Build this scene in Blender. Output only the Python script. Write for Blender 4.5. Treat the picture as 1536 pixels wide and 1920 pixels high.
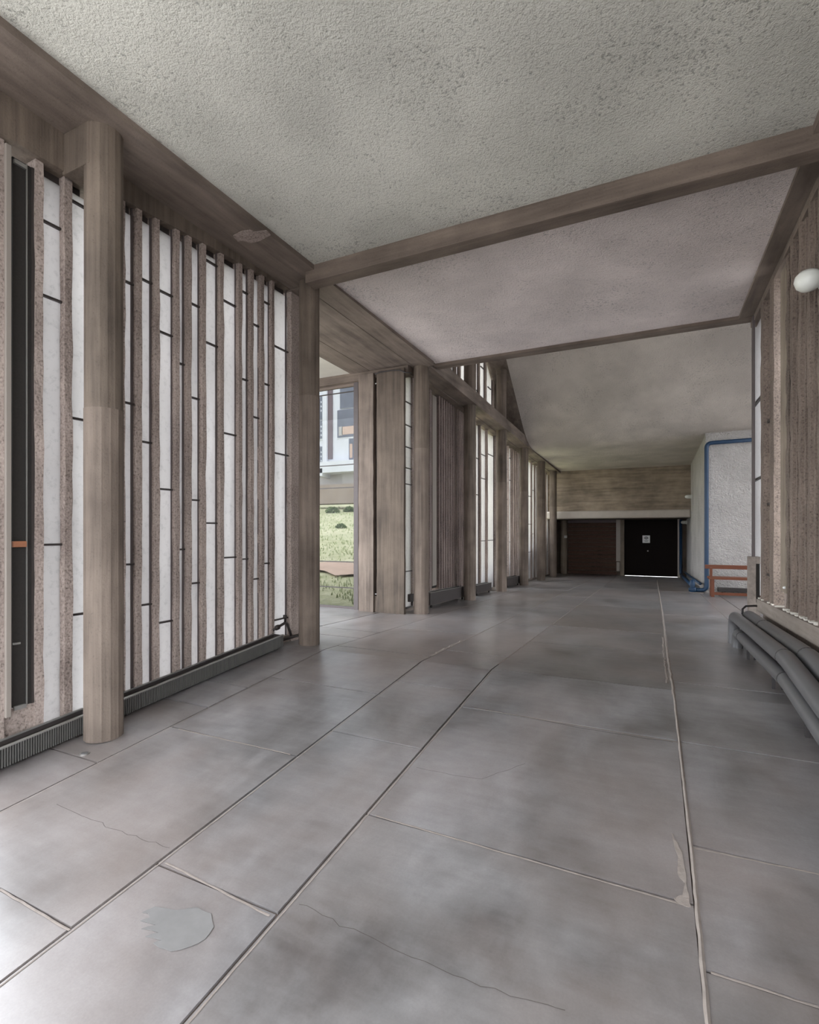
import bpy, math, random
from mathutils import Vector

random.seed(7)
for o in list(bpy.data.objects):
    bpy.data.objects.remove(o, do_unlink=True)
scene = bpy.context.scene
COL = scene.collection

# ------------------------------------------------------------------ camera
F = 950.0            # focal length in pixels of the 1536x1920 frame
HV = 1000.0          # image row of the horizon
ZC = 1.478           # eye height above the floor below the camera
TH = math.atan((1224 - 768) / F)     # the corridor runs along +Y, camera turned to the left
CT, ST = math.cos(TH), math.sin(TH)
cam_d = bpy.data.cameras.new('camera')
cam_d.sensor_fit = 'AUTO'; cam_d.sensor_width = 36.0
cam_d.lens = F / 1920 * 36.0
cam_d.shift_y = (HV - 960) / 1920
cam_d.clip_start = 0.02; cam_d.clip_end = 500
cam = bpy.data.objects.new('camera', cam_d); COL.objects.link(cam)
cam.location = (0, 0, ZC); cam.rotation_euler = (math.pi / 2, 0, TH)
scene.camera = cam

# ------------------------------------------------------------------ light: overcast sky
world = bpy.data.worlds.new('overcast_sky'); scene.world = world
world.use_nodes = True
bg = world.node_tree.nodes['Background']
bg.inputs['Color'].default_value = (0.89, 0.94, 1.0, 1)
bg.inputs['Strength'].default_value = 6.5
vs = scene.view_settings
vs.view_transform = 'Standard'; vs.look = 'None'; vs.gamma = 1; vs.use_curve_mapping = False
vs.exposure = 0.1

# ------------------------------------------------------------------ projection helpers (z is relative to the eye)
def ray(u, v=HV):
    s = (u - 768) / F
    return (-ST + s * CT, CT + s * ST, (HV - v) / F)
def onX(u, v, X):
    r = ray(u, v); w = X / r[0]; return (X, r[1] * w, r[2] * w)
def onY(u, v, Y):
    r = ray(u, v); w = Y / r[1]; return (r[0] * w, Y, r[2] * w)
S_NEAR, S_FAR = 0.0854, -0.0294
Z_NEAR, Z_FAR = -1.478, -1.009
YB = (Z_FAR - Z_NEAR) / (S_NEAR - S_FAR)     # where the ramp meets the level hall
def fz(Y):
    return Z_NEAR + S_NEAR * Y if Y < YB else Z_FAR + S_FAR * Y
def onF(u, v):
    r = ray(u, v)
    w = Z_NEAR / (r[2] - S_NEAR * r[1])
    if r[1] * w > YB: w = Z_FAR / (r[2] - S_FAR * r[1])
    return (r[0] * w, r[1] * w, r[2] * w)
def YX(u, X): return onX(u, HV, X)[1]

# ------------------------------------------------------------------ materials
def mat(name):
    m = bpy.data.materials.new(name); m.use_nodes = True
    nt = m.node_tree
    return m, nt, nt.nodes['Principled BSDF']
def nd(nt, t, **kw):
    n = nt.nodes.new(t)
    for k, v in kw.items():
        if k in n.inputs.keys(): n.inputs[k].default_value = v
        else: setattr(n, k, v)
    return n
def pos(nt, scale=(1, 1, 1), rot=(0, 0, 0)):
    g = nd(nt, 'ShaderNodeNewGeometry'); m = nd(nt, 'ShaderNodeMapping')
    m.inputs['Scale'].default_value = scale; m.inputs['Rotation'].default_value = rot
    nt.links.new(g.outputs['Position'], m.inputs['Vector']); return m.outputs[0]
def noise(nt, vec, scale, detail=4, rough=0.55, dist=0.0):
    n = nd(nt, 'ShaderNodeTexNoise'); n.inputs['Scale'].default_value = scale
    n.inputs['Detail'].default_value = detail; n.inputs['Roughness'].default_value = rough
    n.inputs['Distortion'].default_value = dist
    nt.links.new(vec, n.inputs['Vector']); return n.outputs['Fac']
def ramp(nt, fac, stops):
    r = nd(nt, 'ShaderNodeValToRGB'); e = r.color_ramp.elements
    while len(e) > 2: e.remove(e[0])
    for i, (p, c) in enumerate(stops):
        if i >= 2: e.new(p)
        e[i].position = p
        e[i].color = (c[0], c[1], c[2], 1) if isinstance(c, (tuple, list)) else (c, c, c, 1)
    nt.links.new(fac, r.inputs['Fac']); return r.outputs['Color']
def mixc(nt, a, b, fac=0.5, mode='MIX'):
    m = nd(nt, 'ShaderNodeMix'); m.data_type = 'RGBA'; m.blend_type = mode
    for sock, val in ((m.inputs[0], fac), (m.inputs[6], a), (m.inputs[7], b)):
        if hasattr(val, 'is_output') or hasattr(val, 'links'): nt.links.new(val, sock)
        elif isinstance(val, (tuple, list)): sock.default_value = (*val[:3], 1)
        else: sock.default_value = val
    return m.outputs[2]
def math_(nt, op, a, b=0.0):
    m = nd(nt, 'ShaderNodeMath'); m.operation = op
    for s, v in ((m.inputs[0], a), (m.inputs[1], b)):
        if hasattr(v, 'links'): nt.links.new(v, s)
        else: s.default_value = v
    return m.outputs[0]
def bump(nt, bsdf, h, strength, dist):
    b = nd(nt, 'ShaderNodeBump'); b.inputs['Strength'].default_value = strength
    b.inputs['Distance'].default_value = dist
    nt.links.new(h, b.inputs['Height']); nt.links.new(b.outputs[0], bsdf.inputs['Normal'])
def srgb(r, g, b):
    f = lambda c: (c / 255 / 12.92) if c <= 10 else ((c / 255 + 0.055) / 1.055) ** 2.4
    return (f(r), f(g), f(b))

def concrete(name, c0, c1, axis, pit=0.35, bstr=0.35, board=True, rough=0.82, fine=26, gw=0.30):
    """board-marked concrete; the grain runs along `axis`"""
    m, nt, b = mat(name)
    sc = {'x': (0.04, 1, 1), 'y': (1, 0.04, 1), 'z': (1, 1, 0.03)}[axis]
    sc2 = {'x': (0.14, 1, 1), 'y': (1, 0.14, 1), 'z': (1, 1, 0.12)}[axis]
    grain = noise(nt, pos(nt, sc), fine, 4, 0.65)
    mid = noise(nt, pos(nt, sc2), 9, 3, 0.6, 0.6)
    big = noise(nt, pos(nt), 1.7, 3, 0.6)
    fine_n = noise(nt, pos(nt), 70, 3, 0.6)
    f = math_(nt, 'ADD', math_(nt, 'MULTIPLY', grain, gw), math_(nt, 'MULTIPLY', mid if board else fine_n, 0.60 - gw))
    f = math_(nt, 'ADD', f, math_(nt, 'MULTIPLY', big, 0.40))
    col = ramp(nt, f, [(0.36, c0), (0.66, c1)])
    pits = ramp(nt, fine_n, [(0.30, 0.45), (0.42, 1.0)])
    col = mixc(nt, col, pits, pit, 'MULTIPLY')
    stain = ramp(nt, noise(nt, pos(nt, sc2), 2.4, 5, 0.65, 0.4), [(0.36, 0.74), (0.54, 1.0)])
    col = mixc(nt, col, stain, 0.5, 'MULTIPLY')
    nt.links.new(col, b.inputs['Base Color']); b.inputs['Roughness'].default_value = rough
    h = math_(nt, 'ADD', math_(nt, 'MULTIPLY', grain, 0.8 if board else 0.2), math_(nt, 'MULTIPLY', fine_n, 0.5))
    bump(nt, b, h, bstr, 0.012)
    return m
def plaster(name, c, scale=30, dist=0.02, strength=0.8, pit=0.6, stretch=(1, 1, 1), roughmix=1.0):
    m, nt, b = mat(name)
    v = pos(nt, stretch)
    n1 = noise(nt, v, scale, 4, 0.65, 0.15); n2 = noise(nt, v, scale * 2.7, 2, 0.5)
    big = noise(nt, pos(nt), 0.9, 3, 0.6); patch = noise(nt, pos(nt), 1.6, 3, 0.6)
    col = mixc(nt, tuple(x * 0.86 for x in c), tuple(min(1, x * 1.13) for x in c), ramp(nt, big, [(0.35, 0), (0.65, 1)]))
    pthr = math_(nt, 'ADD', n1, math_(nt, 'MULTIPLY', math_(nt, 'SUBTRACT', patch, 0.5), -0.4))
    pits = ramp(nt, pthr, [(0.31, 0.35), (0.41, 1.0)])
    col = mixc(nt, col, pits, pit, 'MULTIPLY')
    nt.links.new(col, b.inputs['Base Color']); b.inputs['Roughness'].default_value = 0.9
    b.inputs['Specular IOR Level'].default_value = 0.2
    h = math_(nt, 'ADD', n1, math_(nt, 'MULTIPLY', n2, 0.35))
    bump(nt, b, h, strength, dist)
    return m
def simple(name, c, rough=0.6, metal=0.0, var=0.25, scale=12, bstr=0.0, stretch=(1, 1, 1), spec=0.5):
    m, nt, b = mat(name)
    n = noise(nt, pos(nt, stretch), scale, 4, 0.6)
    col = mixc(nt, tuple(x * (1 - var) for x in c), tuple(min(1, x * (1 + var)) for x in c), n)
    nt.links.new(col, b.inputs['Base Color'])
    b.inputs['Roughness'].default_value = rough; b.inputs['Metallic'].default_value = metal
    b.inputs['Specular IOR Level'].default_value = spec
    if bstr: bump(nt, b, n, bstr, 0.01)
    return m

M = {}
CB0, CB1 = srgb(78, 67, 59), srgb(140, 125, 113)
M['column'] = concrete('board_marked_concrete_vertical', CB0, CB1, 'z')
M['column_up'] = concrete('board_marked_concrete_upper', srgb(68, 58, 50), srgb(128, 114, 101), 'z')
M['pier_dark'] = concrete('dark_pier_concrete', srgb(62, 52, 44), srgb(112, 98, 85), 'z')
M['beam_y'] = concrete('board_marked_concrete_along', srgb(88, 77, 69), srgb(140, 126, 115), 'y', fine=16, gw=0.2)
M['beam_x'] = concrete('board_marked_concrete_across', srgb(80, 69, 61), srgb(136, 121, 109), 'x', fine=16)
M['fascia'] = concrete('board_marked_fascia', srgb(104, 92, 79), srgb(178, 160, 140), 'x', pit=0.5, fine=14, gw=0.32)
M['fin'] = concrete('exposed_aggregate_fin', srgb(122, 108, 101), srgb(188, 172, 163), 'z', pit=0.75, bstr=0.9, board=False, gw=0.12)
M['fin_dark'] = concrete('weathered_purple_fin', srgb(94, 81, 77), srgb(152, 135, 128), 'z', pit=0.8, bstr=0.9, board=False, gw=0.15)
M['fin_brown'] = concrete('brown_aggregate_fin', srgb(86, 74, 66), srgb(148, 132, 120), 'z', pit=0.75, bstr=0.9, board=False, gw=0.2)
M['sill'] = concrete('smooth_sill_concrete', srgb(110, 100, 92), srgb(160, 148, 138), 'y')
M['ceil'] = plaster('rough_grey_plaster', srgb(216, 214, 204), 46, 0.02, 0.8, 0.65)
M['ceil2'] = plaster('rough_mauve_grey_plaster', srgb(238, 226, 222), 48, 0.03, 1.0, 0.55)
M['slab'] = plaster('sloped_grey_plaster', srgb(204, 195, 187), 34, 0.035, 1.0, 0.4)
M['box'] = plaster('thick_white_render', srgb(206, 201, 197), 15, 0.09, 1.0, 0.15)
M['soffit'] = plaster('smooth_white_soffit', srgb(205, 200, 190), 40, 0.004, 0.3, 0.1)
M['metal_dark'] = simple('dark_painted_steel', srgb(58, 52, 50), 0.45, 0.2, 0.2)
M['gasket'] = simple('dark_gasket', srgb(86, 77, 76), 0.6, 0, 0.15)
M['heater'] = simple('grey_green_heater_enamel', srgb(102, 100, 97), 0.4, 0.2, 0.15)
M['heater_rim'] = simple('worn_heater_rim', srgb(150, 148, 144), 0.35, 0.5, 0.2)
M['heater_dark'] = simple('dark_heater_sheet', srgb(70, 64, 62), 0.5, 0.2, 0.15)
M['mesh'] = simple('black_mesh_and_gap_shade', srgb(40, 36, 33), 0.9, 0, 0.4, 90)  # vent mesh, and the painted shade in the end post's gap
M['frame_pale'] = simple('pale_vent_board', srgb(142, 133, 125), 0.6, 0, 0.12, 8, 0, (1, 1, 0.1))
M['wood_latch'] = simple('orange_brown_latch', srgb(150, 98, 70), 0.55, 0, 0.3, 20)
M['pipe'] = simple('grey_pipe_paint', srgb(96, 95, 96), 0.33, 0.1, 0.14, 6)
M['band'] = simple('dark_pipe_band', srgb(52, 48, 48), 0.5)
M['blue'] = simple('blue_pipe_paint', srgb(30, 60, 90), 0.4, 0.05, 0.2, 8)
M['bench'] = simple('red_brown_wood', srgb(112, 60, 34), 0.5, 0, 0.3, 14, 0, (0.15, 1, 1))
M['door'] = simple('near_black_door_paint', srgb(24, 17, 15), 0.75, 0, 0.3, 30, spec=0.15)
M['white'] = simple('white_enamel', srgb(225, 224, 220), 0.35, 0, 0.04)
M['lampw'] = simple('opal_white_glass', srgb(222, 222, 214), 0.25, 0, 0.03)
M['ink'] = simple('black_ink', srgb(20, 18, 18), 0.6)
M['plank'] = simple('rough_dark_brown_plank', srgb(90, 66, 56), 0.85, 0, 0.6, 26, 0.8, (0.3, 1, 1))
M['ledge'] = simple('pale_ledge_paint', srgb(178, 168, 158), 0.6, 0, 0.12, 5)
M['post'] = concrete('pale_post_concrete', srgb(118, 106, 92), srgb(170, 156, 140), 'z')
M['mortar'] = simple('pale_mortar', srgb(144, 134, 127), 0.85, 0, 0.3, 18, 0.6)
M['joint'] = simple('dark_joint_bed', srgb(92, 80, 74), 0.85, 0, 0.35, 14)
M['crack'] = simple('dark_crack', srgb(96, 89, 86), 0.9)
M['patch'] = simple('grey_repair_patch', srgb(126, 124, 123), 0.35, 0, 0.2, 14)
M['cap'] = simple('brushed_drain_cap', srgb(150, 146, 142), 0.35, 0.6, 0.1)
M['hose'] = simple('black_hose', srgb(38, 33, 33), 0.5)
M['earth'] = simple('bare_brown_earth', srgb(206, 178, 158), 0.95, 0, 0.3, 3, 0.5)
M['bounce_grey'] = simple('pale_bounce_grey', srgb(176, 172, 168), 0.95, 0, 0.2, 2)  # pale grey for the unseen ground, keeps bounced light bright and neutral
M['fac_white'] = simple('white_facade', srgb(225, 227, 232), 0.8, 0, 0.06, 1.2)
M['fac_grey'] = simple('grey_facade_concrete', srgb(188, 184, 180), 0.85, 0, 0.12, 0.9)
M['fac_purple'] = simple('dark_mauve_panel', srgb(120, 106, 110), 0.7, 0, 0.1, 1)
M['fac_beam'] = simple('brown_facade_beam', srgb(165, 150, 138), 0.85, 0, 0.12, 1)
M['fac_dark'] = simple('dark_room_glass', srgb(112, 116, 128), 0.15, 0, 0.35, 1.5)
M['fac_orange'] = simple('orange_curtain', srgb(206, 180, 164), 0.8, 0, 0.15, 4)

# polished grey floor slabs
def floor_mat():
    m, nt, b = mat('polished_grey_concrete_slab')
    oi = nd(nt, 'ShaderNodeObjectInfo')
    v = pos(nt)
    n1 = noise(nt, v, 1.1, 5, 0.6, 0.3); n2 = noise(nt, pos(nt, (1.0, 0.55, 1), (0, 0, 0.5)), 2.6, 6, 0.62, 0.35)
    n3 = noise(nt, pos(nt, (0.5, 2.2, 1)), 9, 4, 0.6); n4 = noise(nt, v, 55, 2, 0.5)
    f = math_(nt, 'ADD', math_(nt, 'MULTIPLY', n1, 0.45), math_(nt, 'MULTIPLY', n2, 0.4))
    f = math_(nt, 'ADD', f, math_(nt, 'MULTIPLY', n3, 0.15))
    col = ramp(nt, f, [(0.37, srgb(84, 81, 80)), (0.64, srgb(156, 155, 156))])
    warm = ramp(nt, noise(nt, v, 0.55, 4, 0.6, 0.3), [(0.42, 0.0), (0.62, 0.9)])
    col = mixc(nt, col, srgb(142, 127, 119), math_(nt, 'MULTIPLY', warm, 0.5))
    tint = ramp(nt, oi.outputs['Random'], [(0.0, (0.88, 0.85, 0.83)), (1.0, (1.03, 1.03, 1.05))])
    col = mixc(nt, col, tint, 1.0, 'MULTIPLY')
    scr = ramp(nt, noise(nt, pos(nt, (1, 0.6, 1)), 9, 7, 0.75, 0.3), [(0.30, 0.88), (0.55, 1.0)])
    col = mixc(nt, col, scr, 0.6, 'MULTIPLY')
    gr = ramp(nt, noise(nt, v, 120, 3, 0.7), [(0.3, 0.86), (0.7, 1.1)])
    col = mixc(nt, col, gr, 0.6, 'MULTIPLY')
    nt.links.new(col, b.inputs['Base Color'])
    rgh = math_(nt, 'ADD', math_(nt, 'MULTIPLY', n2, 0.05), 0.282)
    nt.links.new(rgh, b.inputs['Roughness'])
    b.inputs['Specular IOR Level'].default_value = 1.0; b.inputs['IOR'].default_value = 1.62
    h = math_(nt, 'ADD', n1, math_(nt, 'MULTIPLY', n4, 0.03))
    bump(nt, b, h, 0.06, 0.02)
    return m
M['floor'] = floor_mat()

def frosted():
    m = bpy.data.materials.new('dirty_frosted_glass'); m.use_nodes = True
    nt = m.node_tree; nt.nodes.clear()
    out = nd(nt, 'ShaderNodeOutputMaterial')
    tl = nd(nt, 'ShaderNodeBsdfTranslucent'); df = nd(nt, 'ShaderNodeBsdfDiffuse')
    gl = nd(nt, 'ShaderNodeBsdfGlossy'); gl.inputs['Roughness'].default_value = 0.15
    dirt = ramp(nt, noise(nt, pos(nt), 26, 6, 0.75, 0.1), [(0.36, 0.80), (0.48, 1.0)])
    big = ramp(nt, noise(nt, pos(nt), 1.2, 3, 0.5), [(0.3, 0.88), (0.7, 1.0)])
    c = mixc(nt, mixc(nt, (0.572, 0.556, 0.548), dirt, 0.8, 'MULTIPLY'), big, 1.0, 'MULTIPLY')
    nt.links.new(c, tl.inputs['Color'])
    df.inputs['Color'].default_value = (0.45, 0.45, 0.45, 1)
    a = nd(nt, 'ShaderNodeMixShader'); a.inputs[0].default_value = 0.12
    nt.links.new(tl.outputs[0], a.inputs[1]); nt.links.new(df.outputs[0], a.inputs[2])
    f = nd(nt, 'ShaderNodeMixShader'); f.inputs[0].default_value = 0.05
    nt.links.new(a.outputs[0], f.inputs[1]); nt.links.new(gl.outputs[0], f.inputs[2])
    nt.links.new(f.outputs[0], out.inputs['Surface'])
    return m
M['frost'] = frosted()
def clear_glass():
    m = bpy.data.materials.new('tinted_clear_glass'); m.use_nodes = True
    nt = m.node_tree; nt.nodes.clear()
    out = nd(nt, 'ShaderNodeOutputMaterial')
    tr = nd(nt, 'ShaderNodeBsdfTransparent'); tr.inputs['Color'].default_value = (0.46, 0.462, 0.465, 1)
    gl = nd(nt, 'ShaderNodeBsdfGlossy'); gl.inputs['Roughness'].default_value = 0.02
    n = noise(nt, pos(nt), 3, 2)
    f = nd(nt, 'ShaderNodeMixShader')
    nt.links.new(math_(nt, 'MULTIPLY', n, 0.02), f.inputs[0])
    nt.links.new(tr.outputs[0], f.inputs[1]); nt.links.new(gl.outputs[0], f.inputs[2])
    nt.links.new(f.outputs[0], out.inputs['Surface'])
    return m
M['glass'] = clear_glass()
def grass_mat(name, a, b_, sc):
    m, nt, b = mat(name)
    n = noise(nt, pos(nt), sc, 6, 0.7, 0.6); n2 = noise(nt, pos(nt), sc * 0.15, 3, 0.6)
    col = ramp(nt, math_(nt, 'ADD', math_(nt, 'MULTIPLY', n, 0.6), math_(nt, 'MULTIPLY', n2, 0.4)), [(0.36, a), (0.64, b_)])
    nt.links.new(col, b.inputs['Base Color']); b.inputs['Roughness'].default_value = 0.95
    b.inputs['Specular IOR Level'].default_value = 0.1
    bump(nt, b, n, 0.6, 0.2)
    return m
M['meadow'] = grass_mat('meadow_ground', srgb(172, 178, 132), srgb(230, 224, 190), 3.0)
M['blade'] = grass_mat('grass_blades', srgb(170, 188, 132), srgb(236, 238, 204), 6.0)
M['bush'] = grass_mat('dark_bush_leaves', srgb(78, 100, 64), srgb(140, 156, 104), 5.0)

# ------------------------------------------------------------------ mesh helpers (z relative to the eye, lifted by ZC on build)
def wl(o):
    v = Vector((0, 0, 0))
    while o is not None: v += o.location; o = o.parent
    return v
class MB:
    def __init__(s): s.v = []; s.f = []
    def quadbox(s, bot, top):
        n = len(s.v); k = len(bot); s.v += list(bot) + list(top)
        s.f.append(tuple(n + i for i in reversed(range(k)))); s.f.append(tuple(n + k + i for i in range(k)))
        for i in range(k):
            j = (i + 1) % k; s.f.append((n + i, n + j, n + k + j, n + k + i))
        return s
    def box(s, x0, x1, y0, y1, z0, z1):
        x0, x1 = sorted((x0, x1)); y0, y1 = sorted((y0, y1)); z0, z1 = sorted((z0, z1))
        return s.quadbox([(x0, y0, z0), (x1, y0, z0), (x1, y1, z0), (x0, y1, z0)],
                         [(x0, y0, z1), (x1, y0, z1), (x1, y1, z1), (x0, y1, z1)])
    def ybox(s, x0, x1, y0, y1, zb, zt):
        """box whose bottom/top follow functions of y"""
        x0, x1 = sorted((x0, x1)); y0, y1 = sorted((y0, y1))
        b = zb if callable(zb) else (lambda y: zb); t = zt if callable(zt) else (lambda y: zt)
        return s.quadbox([(x0, y0, b(y0)), (x1, y0, b(y0)), (x1, y1, b(y1)), (x0, y1, b(y1))],
                         [(x0, y0, t(y0)), (x1, y0, t(y0)), (x1, y1, t(y1)), (x0, y1, t(y1))])
    def rough(s, x0, x1, y0, y1, zb, zt, seg=22, j=0.004):
        """vertical post with ragged arrises"""
        b = zb if callable(zb) else (lambda y: zb); t = zt if callable(zt) else (lambda y: zt)
        n = len(s.v); c = [(x0, y0), (x1, y0), (x1, y1), (x0, y1)]
        for i in range(seg + 1):
            a = i / seg
            for (x, y) in c:
                e = 0 if i in (0, seg) else 1
                s.v.append((x + e * random.uniform(-j, j), y + e * random.uniform(-j, j), b(y) * (1 - a) + t(y) * a))
        for i in range(seg):
            for k in range(4):
                k2 = (k + 1) % 4; p = n + 4 * i
                s.f.append((p + k, p + k2, p + 4 + k2, p + 4 + k))
        s.f.append((n + 3, n + 2, n + 1, n)); p = n + 4 * seg; s.f.append((p, p + 1, p + 2, p + 3))
        return s
    def cyl(s, x, y, z0, z1, r0, r1=None, seg=20, rot=0.0):
        r1 = r0 if r1 is None else r1
        a = [rot + 2 * math.pi * i / seg for i in range(seg)]
        return s.quadbox([(x + r0 * math.cos(t), y + r0 * math.sin(t), z0) for t in a],
                         [(x + r1 * math.cos(t), y + r1 * math.sin(t), z1) for t in a])
    def tube(s, path, r, seg=14):
        P = [Vector(p) for p in path]; rings = []
        prev = None
        for i, p in enumerate(P):
            d = (P[min(i + 1, len(P) - 1)] - P[max(i - 1, 0)]).normalized()
            ref = Vector((0, 0, 1)) if abs(d.z) < 0.9 else Vector((1, 0, 0))
            if prev is None: a = d.cross(ref).normalized()
            else:
                a = prev - d * prev.dot(d)
                a.normalize()
            prev = a; b = d.cross(a)
            rr = r[i] if isinstance(r, (list, tuple)) else r
            rings.append([tuple(p + (a * math.cos(2 * math.pi * k / seg) + b * math.sin(2 * math.pi * k / seg)) * rr) for k in range(seg)])
        n = len(s.v)
        for R in rings: s.v += R
        for i in range(len(rings) - 1):
            for k in range(seg):
                k2 = (k + 1) % seg; q = n + i * seg
                s.f.append((q + k, q + k2, q + seg + k2, q + seg + k))
        s.f.append(tuple(n + k for k in reversed(range(seg)))); q = n + (len(rings) - 1) * seg
        s.f.append(tuple(q + k for k in range(seg)))
        return s
    def lathe(s, c, axis, prof, seg=24):
        """prof: list of (along, radius)"""
        d = Vector(axis).normalized(); ref = Vector((0, 0, 1)) if abs(d.z) < 0.9 else Vector((1, 0, 0))
        a = d.cross(ref).normalized(); b = d.cross(a); n = len(s.v); C = Vector(c)
        for (h, r) in prof:
            for k in range(seg):
                t = 2 * math.pi * k / seg
                s.v.append(tuple(C + d * h + (a * math.cos(t) + b * math.sin(t)) * max(r, 1e-4)))
        for i in range(len(prof) - 1):
            for k in range(seg):
                k2 = (k + 1) % seg; q = n + i * seg
                s.f.append((q + k, q + k2, q + seg + k2, q + seg + k))
        s.f.append(tuple(n + k for k in reversed(range(seg)))); q = n + (len(prof) - 1) * seg
        s.f.append(tuple(q + k for k in range(seg)))
        return s
    def build(s, name, m, parent=None, smooth=False, bevel=0.0):
        me = bpy.data.meshes.new(name)
        off = wl(parent) if parent else Vector((0, 0, 0))
        loc = Vector((0, 0, 0))
        if parent is None:
            xs = [p[0] for p in s.v]; ys = [p[1] for p in s.v]; zs = [p[2] for p in s.v]
            loc = Vector(((min(xs) + max(xs)) / 2, (min(ys) + max(ys)) / 2, min(zs) + ZC)); off = loc
        me.from_pydata([(x - off.x, y - off.y, z + ZC - off.z) for (x, y, z) in s.v], [], s.f)
        import bmesh
        bm = bmesh.new(); bm.from_mesh(me); bmesh.ops.recalc_face_normals(bm, faces=bm.faces)
        if bevel:
            bmesh.ops.bevel(bm, geom=list(bm.edges), offset=bevel, segments=2, affect='EDGES', profile=0.5, clamp_overlap=True)
        bm.to_mesh(me); bm.free()
        me.materials.append(M[m] if isinstance(m, str) else m)
        if smooth:
            for p in me.polygons: p.use_smooth = True
        o = bpy.data.objects.new(name, me); COL.objects.link(o)
        o.location = loc
        if parent: o.parent = parent
        return o
def smooth_by_angle(o, deg=40):
    for p in o.data.polygons: p.use_smooth = True
    try: o.data.set_sharp_from_angle(angle=math.radians(deg))
    except Exception: pass
    return o
def tag(o, label=None, cat=None, group=None, kind=None):
    if label: o['label'] = label
    if cat: o['category'] = cat
    if group: o['group'] = group
    if kind: o['kind'] = kind
    return o
def empty(name, x, y, z):
    e = bpy.data.objects.new(name, None); e.empty_display_size = 0.1
    e.location = (x, y, z + ZC); COL.objects.link(e); return e
def elbow(p0, p1, p2, r, n=6):
    """rounded corner polyline p0-p1-p2"""
    a, b, c = Vector(p0), Vector(p1), Vector(p2)
    d0 = (a - b).normalized(); d1 = (c - b).normalized()
    s0, s1 = b + d0 * r, b + d1 * r; out = []
    for i in range(n + 1):
        t = i / n; out.append(tuple(s0 * (1 - t) ** 2 + b * 2 * t * (1 - t) + s1 * t * t))
    return out

# ------------------------------------------------------------------ key dimensions
XC = -3.17                                   # column line
COLS_U = [195, 580, 790, 881, 940.5, 982.5, 1015, 1037.5]
COLY = [YX(u, XC) for u in COLS_U]
XL = -3.44                                   # inner edge of the left fins
XG = -3.49                                   # left glass plane
XR = 1.06                                    # inner edge of the right fins
ZT = 2.58                                    # soffit above the eye
Y_B1a, Y_B1b = 4.02, 4.42                    # cross beam 1
Y_B2a, Y_B2b = 7.10, 7.27                    # cross beam 2
YBOX = 13.9; XBOX = 1.13                     # plastered block by the bench
YFAS, YEND = 19.0, 21.3
YCR = 13.6                                   # crease where the sloped slab starts
def zflat(Y): return 2.215 - 0.0246 * (Y - 19.0)
def zbeam(Y): return 2.51 - 0.0275 * (Y - 7.0) if Y > 7 else 2.51
SL = 0.744
def zslab(Y): return zflat(Y) if Y >= YCR else zflat(YCR) + SL * (YCR - Y)

# ------------------------------------------------------------------ floor: bed + individual slabs
fl = MB()
def strip(mb, x0, x1, ys, dz, th):
    ys = sorted(set(ys)); n = len(mb.v)
    for y in ys:
        z = fz(y) + dz
        mb.v += [(x0, y, z), (x1, y, z), (x1, y, z - th), (x0, y, z - th)]
    for i in range(len(ys) - 1):
        p = n + 4 * i
        for k in range(4):
            k2 = (k + 1) % 4; mb.f.append((p + k, p + k2, p + 4 + k2, p + 4 + k))
    mb.f.append((n, n + 3, n + 2, n + 1)); p = n + 4 * (len(ys) - 1); mb.f.append((p, p + 1, p + 2, p + 3))
    return mb
strip(fl, -3.75, 1.35, [-4.2, YB, 21.33], -0.010, 0.2)
strip(fl, -7.0, -3.75, [4.45, 7.0], -0.010, 0.2)
strip(fl, 1.35, 3.6, [7.15, 13.9], -0.010, 0.2)
floor = tag(fl.build('floor', 'joint'), kind='structure')
G = 0.006
def slab(x0, x1, y0, y1):
    ys = [y0 + G, y1 - G]
    if y0 + G < YB < y1 - G: ys.insert(1, YB)
    return strip(MB(), x0 + G, x1 - G, ys, random.uniform(-0.001, 0.001), 0.03).build('slab', 'floor', floor)
JX = [-3.82, -2.88, -1.84, -1.205, 0.135, 1.0, 1.35]
def yf(*pts): return sorted(onF(*p)[1] for p in pts)
J = {0: [-4.2] + yf((190, 1432), (385, 1325), (470, 1290), (630, 1192), (630, 1178)) + [9.2, 11.4, 13.6, 16, 18.5, 21.33],
     1: [-4.2, -0.8] + yf((70, 1706), (442, 1391), (600, 1284), (715, 1220), (780, 1180)) + [8.6, 10.6, 12.6, 14.8, 17.0, 19.2, 21.33],
     2: [-4.2, -1.4] + yf((412, 1668), (700, 1386), (800, 1285), (895, 1225), (975, 1172)) + [8.9, 11.2, 13.4, 15.6, 18.0, 21.33],
     3: [-4.2, -1.0] + yf((990, 1610), (1080, 1359), (1090, 1274), (1117, 1214), (1132, 1180)) + [9.6, 12.0, 14.2, 16.8, 19.2, 21.33],
     4: [-4.2, -1.2] + yf((1435, 1856), (1417, 1612), (1408, 1411), (1330, 1286), (1312, 1202)) + [8.9, 11.5, 13.9, 16.5, 19.0, 21.33],
     5: [-4.2, 0.5, 2.9, 5.2, 7.2, 13.9, 21.33]}
J[3].sort()
for k, ys in J.items():
    x0, x1 = JX[k], JX[k + 1]
    if k == 0: x0 = -3.75
    for a, b in zip(ys[:-1], ys[1:]):
        if b - a > 0.1: slab(x0, x1, a, b)
for a, b in ((4.45, 4.78), (4.78, 5.3), (5.3, 7.0)):
    slab(-5.4, -3.76, a, b); slab(-7.0, -5.4, a, b)
for a, b in ((7.2, 9.4), (9.4, 11.6), (11.6, 13.9)): slab(1.35, 3.6, a, b)
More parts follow.
